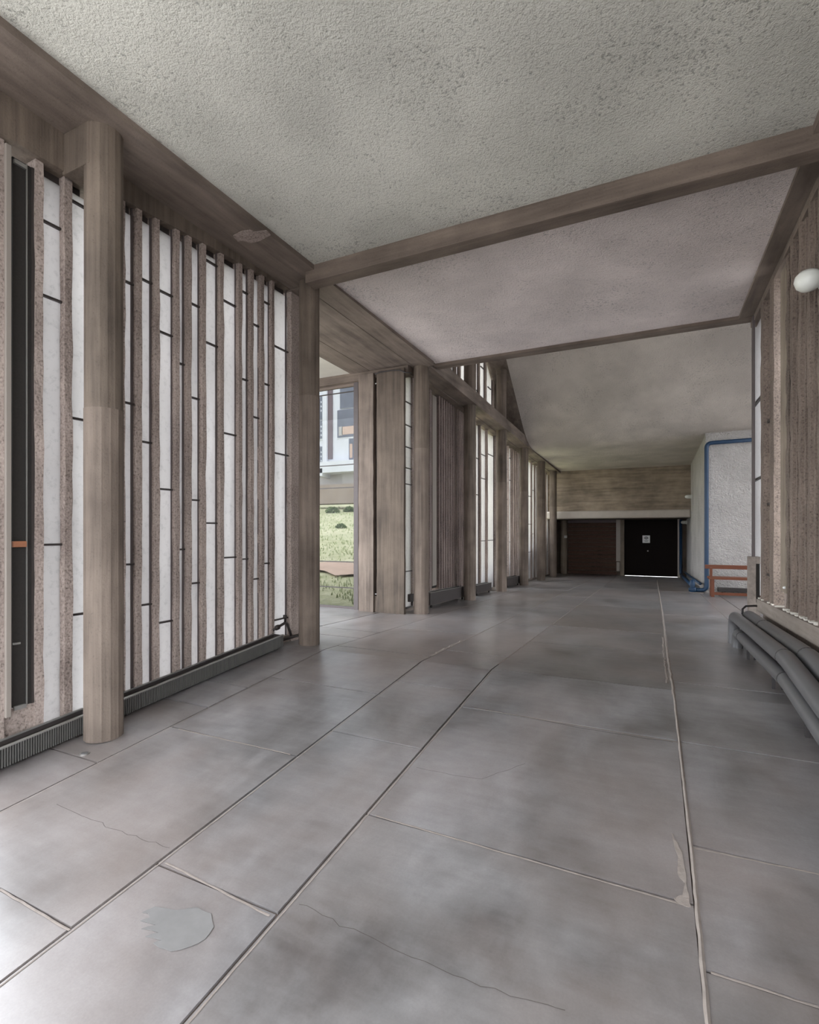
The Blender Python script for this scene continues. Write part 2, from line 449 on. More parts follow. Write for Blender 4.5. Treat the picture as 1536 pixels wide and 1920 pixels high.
# mortar smeared along the long joint near the right wall, edge strips, cracks and patches
def ragged(name, m, pts, w, h, jit, parent):
    """thin ragged ribbon lying on the floor along pts [(x,y)]"""
    mb = MB(); n = 0
    P = []
    for (xa, ya), (xb, yb) in zip(pts[:-1], pts[1:]):
        L = math.hypot(xb - xa, yb - ya); k = max(2, int(L / 0.05))
        for i in range(k): P.append((xa + (xb - xa) * i / k, ya + (yb - ya) * i / k))
    P.append(pts[-1])
    for i, (x, y) in enumerate(P):
        q = P[min(i + 1, len(P) - 1)]; p = P[max(i - 1, 0)]
        d = Vector((q[0] - p[0], q[1] - p[1])).normalized(); nx, ny = -d.y, d.x
        jx = random.uniform(-jit, jit); wa = w * random.uniform(0.8, 1.1) / 2; wb = w * random.uniform(0.8, 1.1) / 2
        a = (x + nx * (wa + jx), y + ny * (wa + jx)); b = (x - nx * (wb - jx), y - ny * (wb - jx))
        za, zb = fz(a[1]), fz(b[1]); zm = fz(y) + h * random.uniform(0.7, 1.1)
        mb.v += [(a[0], a[1], za + 0.0012), ((a[0] + b[0]) / 2, (a[1] + b[1]) / 2, zm + 0.0012), (b[0], b[1], zb + 0.0012)]
    for i in range(len(P) - 1):
        p = 3 * i
        mb.f += [(p, p + 1, p + 4, p + 3), (p + 1, p + 2, p + 5, p + 4)]
    return mb.build(name, m, parent)
ragged('mortar_ridge', 'mortar', [(0.128, 0.6), (0.142, 2.2), (0.135, 4.0)], 0.017, 0.007, 0.0006, floor)
ragged('mortar_ridge', 'mortar', [(0.135, 4.0), (0.13, 5.6), (0.14, 9.0), (0.135, 19.0)], 0.026, 0.005, 0.003, floor)
ragged('mortar_ridge', 'mortar', [(0.10, 4.3), (0.10, 5.6), (0.105, 6.6)], 0.02, 0.002, 0.008, floor)
ragged('mortar_ridge', 'mortar', [(-1.86, 4.3), (-1.86, 5.2)], 0.03, 0.003, 0.012, floor)
for (p, q) in (((0, 1668), (130, 1745)), ((335, 1367), (545, 1415)), ((312, 1618), (505, 1718)), ((705, 1530), (1285, 1698)),
               ((890, 1328), (1270, 1392)), ((1333, 1824), (1536, 1890)), ((1300, 1590), (1536, 1640))):
    a, b = onF(*p), onF(*q)
    ragged('joint_mortar', 'mortar', [(a[0], a[1]), (b[0], b[1])], 0.009, 0.0004, 0.0015, floor)
for xj, ya, yb in ((-1.84, 0.8, 4.0), (-1.205, 0.9, 4.0), (-2.88, 1.2, 4.0)):
    ragged('joint_mortar', 'mortar', [(xj + 0.016, ya), (xj + 0.016, yb)], 0.007, 0.0004, 0.0012, floor)
for xj, ya, yb in ((-1.84, 4.3, 19.0), (-1.205, 4.3, 19.0), (1.0, 7.3, 13.7), (-2.88, 7.2, 16.0)):
    ragged('joint_mortar', 'mortar', [(xj, ya), (xj, (ya + yb) / 2), (xj, yb)], 0.011, 0.001, 0.002, floor)
def crack(pts, w=0.0022):
    P = [onF(*p)[:2] for p in pts]; Q = []
    for (xa, ya), (xb, yb) in zip(P[:-1], P[1:]):
        for i in range(5):
            t = i / 5; Q.append((xa + (xb - xa) * t + random.uniform(-.008, .008), ya + (yb - ya) * t + random.uniform(-.008, .008)))
    Q.append(P[-1])
    ragged('crack', 'crack', Q, w, 0.0, 0.001, floor)
crack([(105, 1508), (190, 1545), (255, 1570), (318, 1590)])
crack([(560, 1695), (640, 1735), (770, 1790), (900, 1850), (1060, 1895)])
crack([(885, 1325), (1000, 1348), (1150, 1376), (1262, 1392)], 0.004)
crack([(780, 1440), (900, 1462), (985, 1432)], 0.002)
def smear(name, m, pts, sub=3):
    P = []
    for (a, b), (c, d) in zip(pts, pts[1:] + pts[:1]):
        for k in range(sub): P.append((a + (c - a) * k / sub + random.uniform(-2, 2), b + (d - b) * k / sub + random.uniform(-1.5, 1.5)))
    Q = [onF(*p) for p in P]; n = len(Q)
    mb = MB(); mb.v = [(x, y, fz(y) + 0.0006) for x, y, z in Q] + [(x, y, fz(y) + 0.0018) for x, y, z in Q]
    mb.f = [tuple(range(n, 2 * n))] + [(k, (k + 1) % n, n + (k + 1) % n, n + k) for k in range(n)]
    return mb.build(name, m, floor)
smear('repair_patch', 'patch', [(268, 1710), (290, 1700), (330, 1706), (370, 1702), (398, 1714), (401, 1738), (385, 1762), (355, 1776), (320, 1785), (300, 1778), (286, 1769),
      (302, 1763), (272, 1757), (296, 1749), (266, 1742), (292, 1735), (262, 1727), (284, 1719)], 2)
smear('mortar_smear', 'mortar', [(1260, 1562), (1268, 1575), (1280, 1598), (1286, 1640), (1290, 1672), (1296, 1702), (1284, 1700), (1262, 1687), (1278, 1678), (1283, 1655), (1272, 1640), (1270, 1605)])
# ------------------------------------------------------------------ ceilings, beams, shell
def yslab(name, m, x0, x1, y0, y1, zf, th, kind='structure', parent=None):
    return tag(MB().ybox(x0, x1, y0, y1, zf, lambda y: (zf(y) if callable(zf) else zf) + th).build(name, m, parent), kind=kind)
yslab('ceiling', 'ceil', -2.97, 0.94, -4.2, Y_B1a + 0.01, 2.60, 0.15)
yslab('ceiling_second', 'ceil2', -2.97, 0.94, 4.16, Y_B2a + 0.01, 2.575, 0.15)
# folded roof of the hall: level strip then a steep slope rising towards the viewer
roof = MB()
RC = 0.7
crv = []
for k_ in range(9):
    t_ = k_ / 8; ya_ = YCR + RC; yc_ = YCR - RC
    crv.append((ya_ * (1 - t_) ** 2 + YCR * 2 * t_ * (1 - t_) + yc_ * t_ * t_, zflat(ya_) * (1 - t_) ** 2 + zflat(YCR) * 2 * t_ * (1 - t_) + zslab(yc_) * t_ * t_))
prof = [(21.4, zflat(19.2))] + crv + [(Y_B2b, zslab(Y_B2b)), (Y_B2b, zslab(Y_B2b) + 0.3), (YCR, zflat(YCR) + 0.4), (21.4, zflat(19.2) + 0.4)]
roof.quadbox([(-3.02, y, z) for y, z in prof], [(3.6, y, z) for y, z in prof])
tag(smooth_by_angle(roof.build('ceiling_sloped', 'slab'), 30), kind='structure')
redge = MB(); prof2 = [(YCR, zflat(YCR)), (Y_B2b, zslab(Y_B2b)), (Y_B2b, zslab(Y_B2b) + 0.2), (YCR, zflat(YCR) + 0.25)]
redge.quadbox([(-3.75, y, z + 0.004) for y, z in prof2], [(-3.02, y, z + 0.004) for y, z in prof2])
tag(redge.build('trim_1', 'beam_y'), kind='structure')
# gable wall above cross beam 2
tag(MB().box(-3.75, 3.6, Y_B2b - 0.12, Y_B2b, ZT + 0.08, zslab(Y_B2b) + 0.2).build('wall_gable', 'slab'), kind='structure')
# cross beams and long beams
tag(MB().box(-3.06, XR, Y_B1a, 4.175, 2.445, 2.75).build('cross_beam', 'beam_x', bevel=0.006), 'board-marked concrete cross beam between the grey and the mauve ceiling panels', 'beam')
tag(MB().box(-3.0, XR + 0.1, Y_B2a, Y_B2b, 2.535, 2.66).build('cross_beam', 'beam_x', bevel=0.004), 'thin concrete cross beam at the foot of the high sloped ceiling', 'beam')
b = empty('long_beam', -3.2, 0, 2.555); tag(b, 'concrete edge beam with board seams above the frosted window fins and vestibule opening', 'beam')
for i, (xa, xb) in enumerate(((-2.955, -3.12), (-3.123, -3.27), (-3.273, -3.43))):
    MB().box(xa, xb, -4.2, 4.25, 2.552 + 0.004 * i, 2.74).build('board_strip', 'beam_y', b)
for i, (xa, xb) in enumerate(((-2.955, -3.25), (-3.253, -3.58), (-3.583, -3.95), (-3.953, -4.3))):
    MB().ybox(xa, xb, 4.253, 7.0, lambda y: 2.55 - 0.012 * (y - 4.25) - 0.003 * (i % 2), 2.74).build('board_strip', 'beam_y', b)
sp = MB(); ring = []
for (u, v) in ((437, 441), (452, 433), (468, 430), (478, 434), (500, 431), (508, 440), (488, 450), (472, 455), (455, 450), (446, 452)):
    r0 = ray(u, v); w_ = 2.551 / r0[2]; ring.append((r0[0] * w_, r0[1] * w_, 2.551))
sp.v = ring + [(x, y, 2.543 + 0.004 * (k % 2)) for k, (x, y, z) in enumerate(ring)]
n_ = len(ring); sp.f = [tuple(range(n_, 2 * n_))] + [(k, (k + 1) % n_, n_ + (k + 1) % n_, n_ + k) for k in range(n_)]
sp.build('spalled_patch', 'fin', b)
b = empty('long_beam', -3.25, 13, zbeam(13)); tag(b, 'low concrete beam carried by the far row of round columns', 'beam')
MB().ybox(-3.02, -3.30, 7.0, 19.0, zbeam, lambda y: zbeam(y) + 0.13).build('lower_board', 'beam_y', b, bevel=0.004)
MB().ybox(-3.03, -3.30, 7.1, 19.0, lambda y: zbeam(y) + 0.132, lambda y: zbeam(y) + 0.25).build('upper_board', 'beam_y', b)
MB().ybox(-3.302, -3.75, 7.0, 19.0, lambda y: zbeam(y) - 0.01, lambda y: zbeam(y) + 0.24).build('inner_board', 'beam_y', b)
b = empty('long_beam', 1.2, 1.5, 2.54); tag(b, 'dark concrete beam above the dense fins and wall lamp', 'beam')
MB().box(0.92, XR, -4.2, Y_B2a, 2.54, 2.75).build('soffit_board', 'beam_y', b)
MB().box(XR + 0.002, 1.5, -4.2, Y_B2b, 2.47, 2.75).build('inner_board', 'beam_y', b)

# left lintel faces above the windows (upstands), bracket at the first column
def head1(y): return 2.40 + 0.085 * (y - 2.40)
def head0(y): return 2.315 + 0.02 * (y - 1.7)
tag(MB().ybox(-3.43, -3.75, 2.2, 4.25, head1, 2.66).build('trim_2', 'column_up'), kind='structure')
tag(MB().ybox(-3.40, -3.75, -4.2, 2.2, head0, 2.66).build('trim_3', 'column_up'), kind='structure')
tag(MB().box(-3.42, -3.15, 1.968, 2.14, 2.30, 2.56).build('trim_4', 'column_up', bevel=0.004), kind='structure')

# white soffit of the side vestibule and its head beam
tag(MB().box(-7.0, -4.302, 4.45, 6.82, 2.53, 2.7).build('ceiling_vestibule', 'soffit'), kind='structure')
tag(MB().box(-7.0, -3.3, 6.82, 7.02, 2.40, 2.72).build('trim_5', 'beam_x'), kind='structure')

# ------------------------------------------------------------------ columns
ords = ['first', 'second', 'third', 'fourth', 'fifth', 'sixth', 'seventh', 'eighth']
tops = [2.56, 2.56, 2.53] + [zbeam(y) + 0.005 for y in COLY[3:]]
rads = [0.112, 0.106, 0.118, 0.116, 0.123, 0.123, 0.125, 0.122]
split = [770, 745, 842, 882, 905, 922, 936, 950]
where = ['beside the black vent flap and ribbed heater', 'at the corner of the side vestibule with grass view', 'beside the wide concrete pier and narrow glass strip',
         'after the bay of dense purple-brown fins', 'after the bay with two wide frosted panes', 'where the level far ceiling begins to slope up',
         'one before the last, short of the far fascia', 'last of the row, against the far concrete fascia']
for i, y in enumerate(COLY):
    e = empty('concrete_column', XC, y, fz(y))
    tag(e, 'round board-marked concrete column ' + where[i], 'column', 'round concrete columns of the hall')
    zm = onX(COLS_U[i], split[i], XC)[2]
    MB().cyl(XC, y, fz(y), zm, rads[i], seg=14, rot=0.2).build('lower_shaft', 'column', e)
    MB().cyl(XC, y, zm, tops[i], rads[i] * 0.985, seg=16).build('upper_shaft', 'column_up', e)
for i in (3, 4):
    y = COLY[i]; e = empty('upper_column', XC, y, zbeam(y) + 0.25)
    tag(e, ['round concrete column above the low beam, in shade beside clerestory fins', 'pale round concrete column above the low beam, beside the last clerestory pane'][i - 3], 'column')
    zt = zslab(y) - 0.09
    MB().cyl(XC, y, zbeam(y) + 0.25, zt - 0.12, 0.115, seg=14).build('shaft', 'column', e)
    MB().cyl(XC, y, zt - 0.12, zslab(y) - 0.085, 0.12, seg=8).build('collar', 'column_up', e)

# ------------------------------------------------------------------ windows with vertical concrete fins
WN = [0]
def window(label_kind=None):
    WN[0] += 1
    return WN[0]
def pane_set(w, u0, u1, Xg, bars, zb, zt, glass='frost', side=-1, gasket=True, bar_m='metal_dark'):
    """one gap of glass between two fins: panes split at the bars"""
    ya, yb = sorted((YX(u0, Xg), YX(u1, Xg)))
    ym = (ya + yb) / 2; um = (u0 + u1) / 2
    zs = sorted(onX(um, v, Xg)[2] for v in bars)
    b = zb(ym) if callable(zb) else zb; t = zt(ym) if callable(zt) else zt
    zs = [z for z in zs if b + 0.05 < z < t - 0.03]
    lv = [b] + zs + [t]
    for a, c in zip(lv[:-1], lv[1:]):
        MB().box(Xg, Xg - side * -0.006, ya - 0.03, yb + 0.03, a + 0.002, c - 0.002).build('pane', glass, w)
    for z in zs:
        MB().box(Xg - side * 0.002, Xg - side * 0.022, ya - 0.03, yb + 0.03, z - 0.007, z + 0.007).build('glazing_bar', bar_m, w)
def fin(w, u_inner, Xi, Xo, th, zb, zt, m='fin', far=True, j=0.004, y=None):
    """fin whose far inner arris projects at column u_inner"""
    y1 = YX(u_inner, Xi) if y is None else y
    return MB().rough(Xi, Xo, y1 - th, y1, zb, zt, j=j).build('fin', m, w)
def gasket(w, y, X, zb, zt, dx, wd=0.022):
    MB().ybox(X, X + dx, y - wd, y, zb, zt).build('glazing_strip', 'gasket', w)

sill_l = lambda y: fz(y) + 0.06
# --- window 1: bay before the first column (with the vent flap)
w1 = tag(empty('window_1', -3.55, 1.8, fz(1.8)), kind='structure')
h0 = head0
fin(w1, 8, XL, -3.60, 0.06, sill_l, h0)
fin(w1, 81.5, XL, -3.60, 0.045, sill_l, h0)
fin(w1, 136, XL, -3.60, 0.05, sill_l, lambda y: h0(y) + 0.03)
pane_set(w1, 82, 120, XG, [426, 563, 1021], sill_l, lambda y: h0(y) - 0.05)
pane_set(w1, 137, 170, XG, [389, 788, 1150], sill_l, lambda y: h0(y) - 0.05)
for u in (120, 166): gasket(w1, YX(u, XG + 0.012), XG, sill_l, h0, 0.012, 0.015)
MB().ybox(-3.50, -3.60, YX(84, XL), YX(160, XL), lambda y: h0(y) - 0.055, h0).build('head_rail', 'metal_dark', w1)
# pane beyond the vent on the near side
pane_set(w1, -60, 3, XG, [], sill_l, h0)
# vent flap thing
ya, yb_ = YX(23, -3.46), YX(66, -3.46)
zlo = onX(45, 1318, -3.50)[2]; zhi = onX(45, 318, -3.52)[2]
e = tag(empty('vent_flap', -3.52, ya, zlo), 'tall black mesh ventilation flap with wooden latch beside frosted panes', 'vent')
MB().box(-3.458, -3.478, ya, yb_, zlo, zhi).build('mesh_screen', 'mesh', e)
MB().box(-3.452, -3.48, yb_ - 0.025, yb_ - 0.002, zlo, zhi).build('dark_jamb', 'metal_dark', e)
ys_ = YX(50, -3.455); MB().box(-3.45, -3.457, ys_ - 0.004, ys_ + 0.002, zlo, zhi).build('edge_trim', 'heater_rim', e)
pl_a, pl_b = YX(11, -3.42), YX(22, -3.42)
MB().box(-3.42, -3.46, pl_a, pl_b, onX(16, 1342, -3.46)[2], onX(16, 278, -3.46)[2]).build('pale_board', 'frame_pale', e, bevel=0.004)
zl = onX(35, 1020, -3.5)[2]
MB().box(-3.435, -3.455, YX(22, -3.45), YX(48, -3.45), zl - 0.018, zl + 0.018).build('latch', 'wood_latch', e, bevel=0.003)
for zz in (onX(35, 322, -3.53)[2], onX(35, 1318, -3.53)[2]):
    MB().box(-3.44, -3.457, YX(26, -3.45), YX(48, -3.45), zz - 0.014, zz + 0.010).build('bracket', 'heater_rim', e)
zl2 = onX(35, 1203, -3.5)[2]
MB().box(-3.445, -3.457, YX(25, -3.45), YX(38, -3.45), zl2 - 0.006, zl2 + 0.006).build('catch', 'heater_rim', e)
MB().ybox(-3.465, -3.70, pl_a, yb_ + 0.005, sill_l, zlo - 0.004).build('sill_block', 'fin', w1)

# --- window 2: the big bay of fins
w2 = tag(empty('window_2', -3.55, 3.2, fz(3.2)), kind='structure')
finsR = [235, 266.5, 299.7, 337.5, 359.6, 386.8, 420, 454.4, 476, 496, 515]
gl = [(235, 248, [532, 757, 1058]), (266, 283, [529, 830, 1133]), (299, 323, [552, 627.5, 918, 1165]), (337, 344, [684, 1030]),
      (359, 373, [574, 748, 938, 1093]), (386, 406, [495, 647, 981]), (420, 442, [571, 815, 1045]), (454, 463, [550, 713, 1048]),
      (476, 485, [612, 784, 1085]), (496, 504, [570, 722, 1056]), (515, 536, [655, 852, 1160])]
for k, u in enumerate(finsR):
    fin(w2, u, XL, -3.60, 0.043, sill_l, lambda y: head1(y) + 0.002)
for k, (a, c, bars) in enumerate(gl):
    pane_set(w2, a, c, XG, bars, sill_l, lambda y: head1(y) - 0.05)
    gasket(w2, YX(c + 1.5, XG + 0.012), XG, sill_l, head1, 0.012, 0.014)
    MB().ybox(-3.50, -3.60, YX(a, XL), YX(c + 4, XL) - 0.002, lambda y: head1(y) - 0.055, lambda y: head1(y) - 0.002).build('head_rail', 'metal_dark', w2)
tag(MB().rough(-3.43, -3.60, 4.27, 4.44, lambda y: fz(y), 2.545, seg=30, j=0.006).build('trim_6', 'fin'), kind='structure')

# --- window 3: bay with the dense purple fins (behind columns three and four)
w3 = tag(empty('window_3', -3.55, 8.2, fz(8.2)), kind='structure')
hb = lambda y: zbeam(y) - 0.012
pane_set(w3, 752, 775, XG, [755, 798, 839, 878, 908, 1071], sill_l, hb)
gasket(w3, YX(776, XG + 0.012), XG, sill_l, hb, 0.012, 0.018)
pane_set(w3, 775, 806, XG, [800, 960], sill_l, hb)
MB().rough(XL - 0.02, -3.60, YX(776, XL), YX(779, XL) + 0.03, sill_l, hb).build('fin', 'fin', w3)
MB().rough(XL, -3.60, YX(806, XL), YX(810, XL), sill_l, hb).build('fin', 'fin_dark', w3)
yv0, yv1 = YX(811.5, -3.47), YX(819, -3.47)
e = tag(empty('vent_flap', -3.5, yv0, fz(yv0) + 0.15), 'tall pale grey ventilation board beside the dense purple-brown fins', 'vent')
MB().box(-3.47, -3.50, yv0, yv1, onX(815, 1098, -3.47)[2], onX(815, 742, -3.47)[2]).build('pale_board', 'frame_pale', e, bevel=0.003)
MB().box(-3.50, -3.53, yv0 - 0.02, yv1 + 0.14, onX(815, 1103, -3.47)[2], onX(815, 740, -3.47)[2]).build('dark_opening', 'mesh', e)
for k in range(13):
    y0 = YX(823.5, XL) + 0.118 * k
    if abs(y0 - COLY[3]) < 0.0: continue
    MB().rough(XL, -3.60, y0, y0 + 0.05, sill_l, hb).build('fin', 'fin_dark', w3)
    pa = y0 + 0.05
    MB().box(XG, XG - 0.006, pa, pa + 0.06, fz(pa) + 0.06, hb(pa)).build('pane', 'frost', w3)

# --- window 4..7 further along
def bay(n, fins, gaps, y0, y1, m='fin', th=0.06):
    w = tag(empty('window_%d' % n, -3.55, (y0 + y1) / 2, fz((y0 + y1) / 2)), kind='structure')
    for u in fins: fin(w, u, XL, -3.60, th, sill_l, hb, m)
    for (a, c, bars) in gaps:
        pane_set(w, a, c, XG, bars, sill_l, lambda y: hb(y) - 0.02)
        gasket(w, YX(c + 0.8, XG + 0.012), XG, sill_l, hb, 0.012, 0.022)
    return w
bay(4, [893, 902.5, 915, 930.6, 937], [(885, 892, []), (893, 897, [860, 928]), (902.5, 911, [854, 898, 1014]), (915, 925.5, [854, 1013]), (931, 935, [])], 9.6, 11.3)
bay(5, [945, 955, 961, 965, 969, 973, 977, 981], [(944, 949, []), (951, 953.5, [881, 937, 999, 1060]), (955, 958.5, [860, 901, 1016]), (961, 963, [921]), (965, 967, []), (969, 971, []), (973, 975, [])], 11.6, 13.4, 'fin', 0.045)
bay(6, [985, 990.5, 998.5, 1004.5, 1009], [(986, 989, []), (991, 995.8, [931, 983, 1035]), (998.8, 1002.6, [920, 1001]), (1005, 1007.5, [])], 13.6, 15.6, 'fin', 0.05)
bay(7, [1015, 1021.5, 1025.5, 1030.5], [(1017, 1020, []), (1022, 1024, []), (1026, 1029, [1034])], 16, 18.3, 'fin', 0.06)

for (ya_, yb__, w_) in ((-4.2, 2.2, w1), (2.2, YB, w2), (YB, 4.4, w2), (6.8, 9.3, w3)):
    q_ = 0.0001 if ya_ >= YB else -0.0001
    MB().ybox(-3.45, -3.62, ya_, yb__, lambda y: fz(y + q_) - 0.05, lambda y: fz(y + q_) + 0.062).build('kerb', 'sill', w_)
for n_, (ya_, yb__) in ((4, (9.3, 11.4)), (5, (11.4, 13.5)), (6, (13.5, 15.9)), (7, (15.9, 19.0))):
    MB().ybox(-3.45, -3.62, ya_, yb__, lambda y: fz(y) - 0.05, lambda y: fz(y) + 0.062).build('kerb', 'sill', bpy.data.objects['window_%d' % n_])
# --- clerestory (window 8) above the low beam
w8 = tag(empty('window_8', -3.55, 9.5, zbeam(9.5) + 0.25), kind='structure')
cb = lambda y: zbeam(y) + 0.25
ct = lambda y: zslab(y) - 0.02
ys8 = [7.45 + 0.26 * i for i in range(9)] + [YX(u, XL) for u in (893, 900.6, 912.8, 927)]
ys8 = sorted(ys8)
for y in ys8:
    MB().rough(XL, -3.60, y - 0.07, y, cb, ct).build('fin', 'fin', w8)
for a, c in zip(ys8[:-1], ys8[1:]):
    if c - a < 0.1: continue
    yy = (a + c) / 2
    MB().ybox(XG, XG - 0.006, a - 0.02, c - 0.04, cb, ct).build('pane', 'frost', w8)
    gasket(w8, c - 0.07, XG, cb, ct, 0.012, 0.02)
for u, v in ((893.5, 732), (905, 690), (918, 728)):
    p = onX(u, v, XG + 0.015); MB().box(XG + 0.003, XG + 0.02, p[1] - 0.13, p[1] + 0.13, p[2] - 0.012, p[2] + 0.012).build('glazing_bar', 'metal_dark', w8)
tag(MB().ybox(-3.42, -3.70, YX(928, XL), YCR, cb, lambda y: zslab(y) + 0.05).build('wall_clerestory_end', 'column_up'), kind='structure')

# --- vestibule cross wall: clear glazing, piers, slit (window 9)
YV = 6.95
w9 = tag(empty('window_9', -5.0, YV, fz(YV)), kind='structure')
xr = onY(667, 1000, YV)[0]; zb9 = fz(YV) + 0.03; zt9 = 2.40
lv = [zb9] + sorted(onY(633, v, YV)[2] for v in (738, 872.5, 915, 1053, 1101)) + [zt9]
for x0, x1 in ((-6.9, -5.62), (-5.6, xr)):
    for a, c in zip(lv[:-1], lv[1:]):
        MB().box(x0, x1, YV, YV + 0.006, a + 0.001, c - 0.001).build('pane', 'glass', w9)
    for z in lv[1:-1]:
        MB().box(x0, x1, YV - 0.012, YV - 0.001, z - 0.008, z + 0.008).build('glazing_bar', 'metal_dark', w9)
MB().box(-6.9, xr, YV - 0.02, YV + 0.03, fz(YV) - 0.01, zb9).build('bottom_rail', 'gasket', w9)
MB().box(-6.9, xr, YV - 0.03, YV + 0.02, 2.36, 2.42).build('head_rail', 'beam_x', w9)
xa = onY(672, 1000, YV - 0.05)[0]
MB().box(xr, xa, YV - 0.06, YV + 0.04, fz(YV), 2.40).build('jamb', 'gasket', w9)
MB().box(-5.64, -5.58, YV - 0.05, YV + 0.03, fz(YV), 2.40).build('fin', 'fin', w9)
yp = 6.76
x2a, x2b = onY(672.5, 1000, yp)[0], onY(700, 1000, yp)[0]
tag(MB().rough(x2a, x2b, yp, yp + 0.22, fz(yp) - 0.004, 2.46, seg=24, j=0.003).build('trim_7', 'column'), kind='structure')
x3a, x3b = onY(706.5, 1000, yp)[0], onY(757.5, 1000, yp)[0]
tag(MB().rough(x3a, x3b, yp, yp + 0.06, fz(yp) - 0.004, 2.47, seg=24, j=0.003).build('trim_8', 'pier_dark'), kind='structure')
e = tag(empty('vent_flap', x2b, yp + 0.08, fz(yp)), 'narrow black vent slit between two concrete piers of the vestibule', 'vent')
zc_ = onY(703, 1118, yp)[2]
MB().box(x2b - 0.01, x3a + 0.01, yp + 0.08, yp + 0.1, zc_, 2.46).build('dark_opening', 'mesh', e)
MB().box(x2b, x3a, yp + 0.04, yp + 0.2, fz(yp), zc_).build('sill_block', 'column_up', e)
MB().box(x2b, x2b + 0.03, yp + 0.05, yp + 0.075, zc_ + 0.02, zc_ + 0.035).build('catch', 'white', e)
MB().box(x2b, x2b + 0.03, yp + 0.05, yp + 0.075, 2.30, 2.315).build('catch', 'white', e)
# black cable drooping along the head of the wide pier
pc = [onY(u, v, yp - 0.02) for u, v in ((703, 702), (712, 698), (735, 694.5), (750, 694), (760, 698.5), (772, 699))]
tag(MB().tube(pc, 0.008, 8).build('black_cable', 'hose', smooth=True), 'thin black cable stapled along the top of the wide concrete pier', 'cable')

# ------------------------------------------------------------------ right wall: sill, base, fins (window 10)
sillz = lambda y: fz(y) + 0.485
YRW = 7.12
wr = MB()
for a, c in ((-4.2, YB), (YB, YRW - 0.45)):
    wr.ybox(XR + 0.03, XR + 0.5, a, c, lambda y: fz(y + (0.0001 if a > 0 else -0.0001)) - 0.05, lambda y: sillz(y + (0.0001 if a > 0 else -0.0001)) - 0.13)
tag(wr.build('wall_right', 'fin_brown'), kind='structure')
w10 = tag(empty('window_10', XR + 0.1, 5.0, sillz(5.0)), kind='structure')
for a, c in ((-4.2, YB), (YB, YRW - 0.45)):
    s_ = 0.0001 if a > 0 else -0.0001
    MB().ybox(XR - 0.03, XR + 0.45, a, c, lambda y: sillz(y + s_) - 0.13, lambda y: sillz(y + s_)).build('sill', 'sill', w10)
def rfin(u_far, u_near, X0=XR, depth=0.24, m='fin', j=0.004, zb=None):
    y1, y0 = YX(u_far, X0), YX(u_near, X0)
    MB().rough(X0, X0 + depth, y0, y1, zb or sillz, 2.53, seg=26, j=j).build('fin', m, w10)
MB().box(XR - 0.01, XR + 0.012, YX(1414, XR), YX(1411.5, XR), fz(7) + 0.9, 2.53).build('end_frame', 'gasket', w10)
def rpane(ua, ub, bars, X=XR + 0.06):
    y1, y0 = YX(ua, X), YX(ub, X)
    zs = sorted(onX((ua + ub) / 2, v, X)[2] for v in bars)
    lv = [sillz(y0)] + zs + [2.50]
    for a, c in zip(lv[:-1], lv[1:]): MB().box(X, X + 0.006, y0, y1, a + .002, c - .002).build('pane', 'frost', w10)
    for z in zs: MB().box(X - 0.03, X - 0.002, y0, y1, z - 0.012, z + 0.012).build('glazing_bar', 'metal_dark', w10)
rpane(1415, 1437, [750, 897])
rpane(1437, 1455, [790, 945, 1078])
rfin(1426.5, 1432, m='fin_brown'); rfin(1443.5, 1451, m='fin_brown')
ulist = [1474, 1481.5, 1489, 1497, 1506, 1514.5, 1524, 1534]
for k, u in enumerate(ulist):
    rfin(u, u + 5.2, X0=XR + (0.0 if k % 2 else 0.02), m='fin_brown', j=0.006)
yg = [YX(u, XR) for u in (1426, 1432, 1443.5, 1451, 1459)] + [YX(u, XR) for u in ulist]
for y in yg:
    MB().ybox(XR - 0.015, XR + 0.1, y, y + 0.05, lambda q: sillz(q), lambda q: sillz(q) + random.uniform(0.010, 0.02)).build('plaster_fillet', 'soffit', w10)
for y in [4.28 - 0.22 * i for i in range(24)]:
    MB().rough(XR, XR + 0.24, y - 0.1, y, sillz, 2.53, seg=14).build('fin', 'fin_brown', w10)
MB().ybox(XR + 0.16, XR + 0.2, 2.6, YX(1474, XR), sillz, 2.53).build('infill', 'fin_brown', w10)
yv1, yv0 = YX(1459, XR), YX(1470, XR)
e = tag(empty('vent_flap', XR, yv0, sillz(yv0)), 'tall tan ventilation board with black slot in the dense fin wall', 'vent')
MB().box(XR + 0.02, XR + 0.05, yv0, yv1, onX(1464, 1110, XR)[2], 2.53 - 0.10).build('tan_board', 'post', e)
MB().box(XR + 0.03, XR + 0.09, YX(1474, XR), yv0, onX(1468, 1110, XR)[2], 2.45).build('dark_slot', 'mesh', e)
MB().ybox(XR + 0.05, XR + 0.2, YX(1474, XR), yv1, sillz, lambda y: onX(1464, 1112, XR)[2]).build('sill_block', 'fin', e)
for v in (1102, 431):
    p = onX(1472.5, v, XR - 0.005); MB().lathe(p, (-1, 0, 0), [(0, 0.012), (0.012, 0.012), (0.018, 0.005)], 12).build('stud', 'white', e)
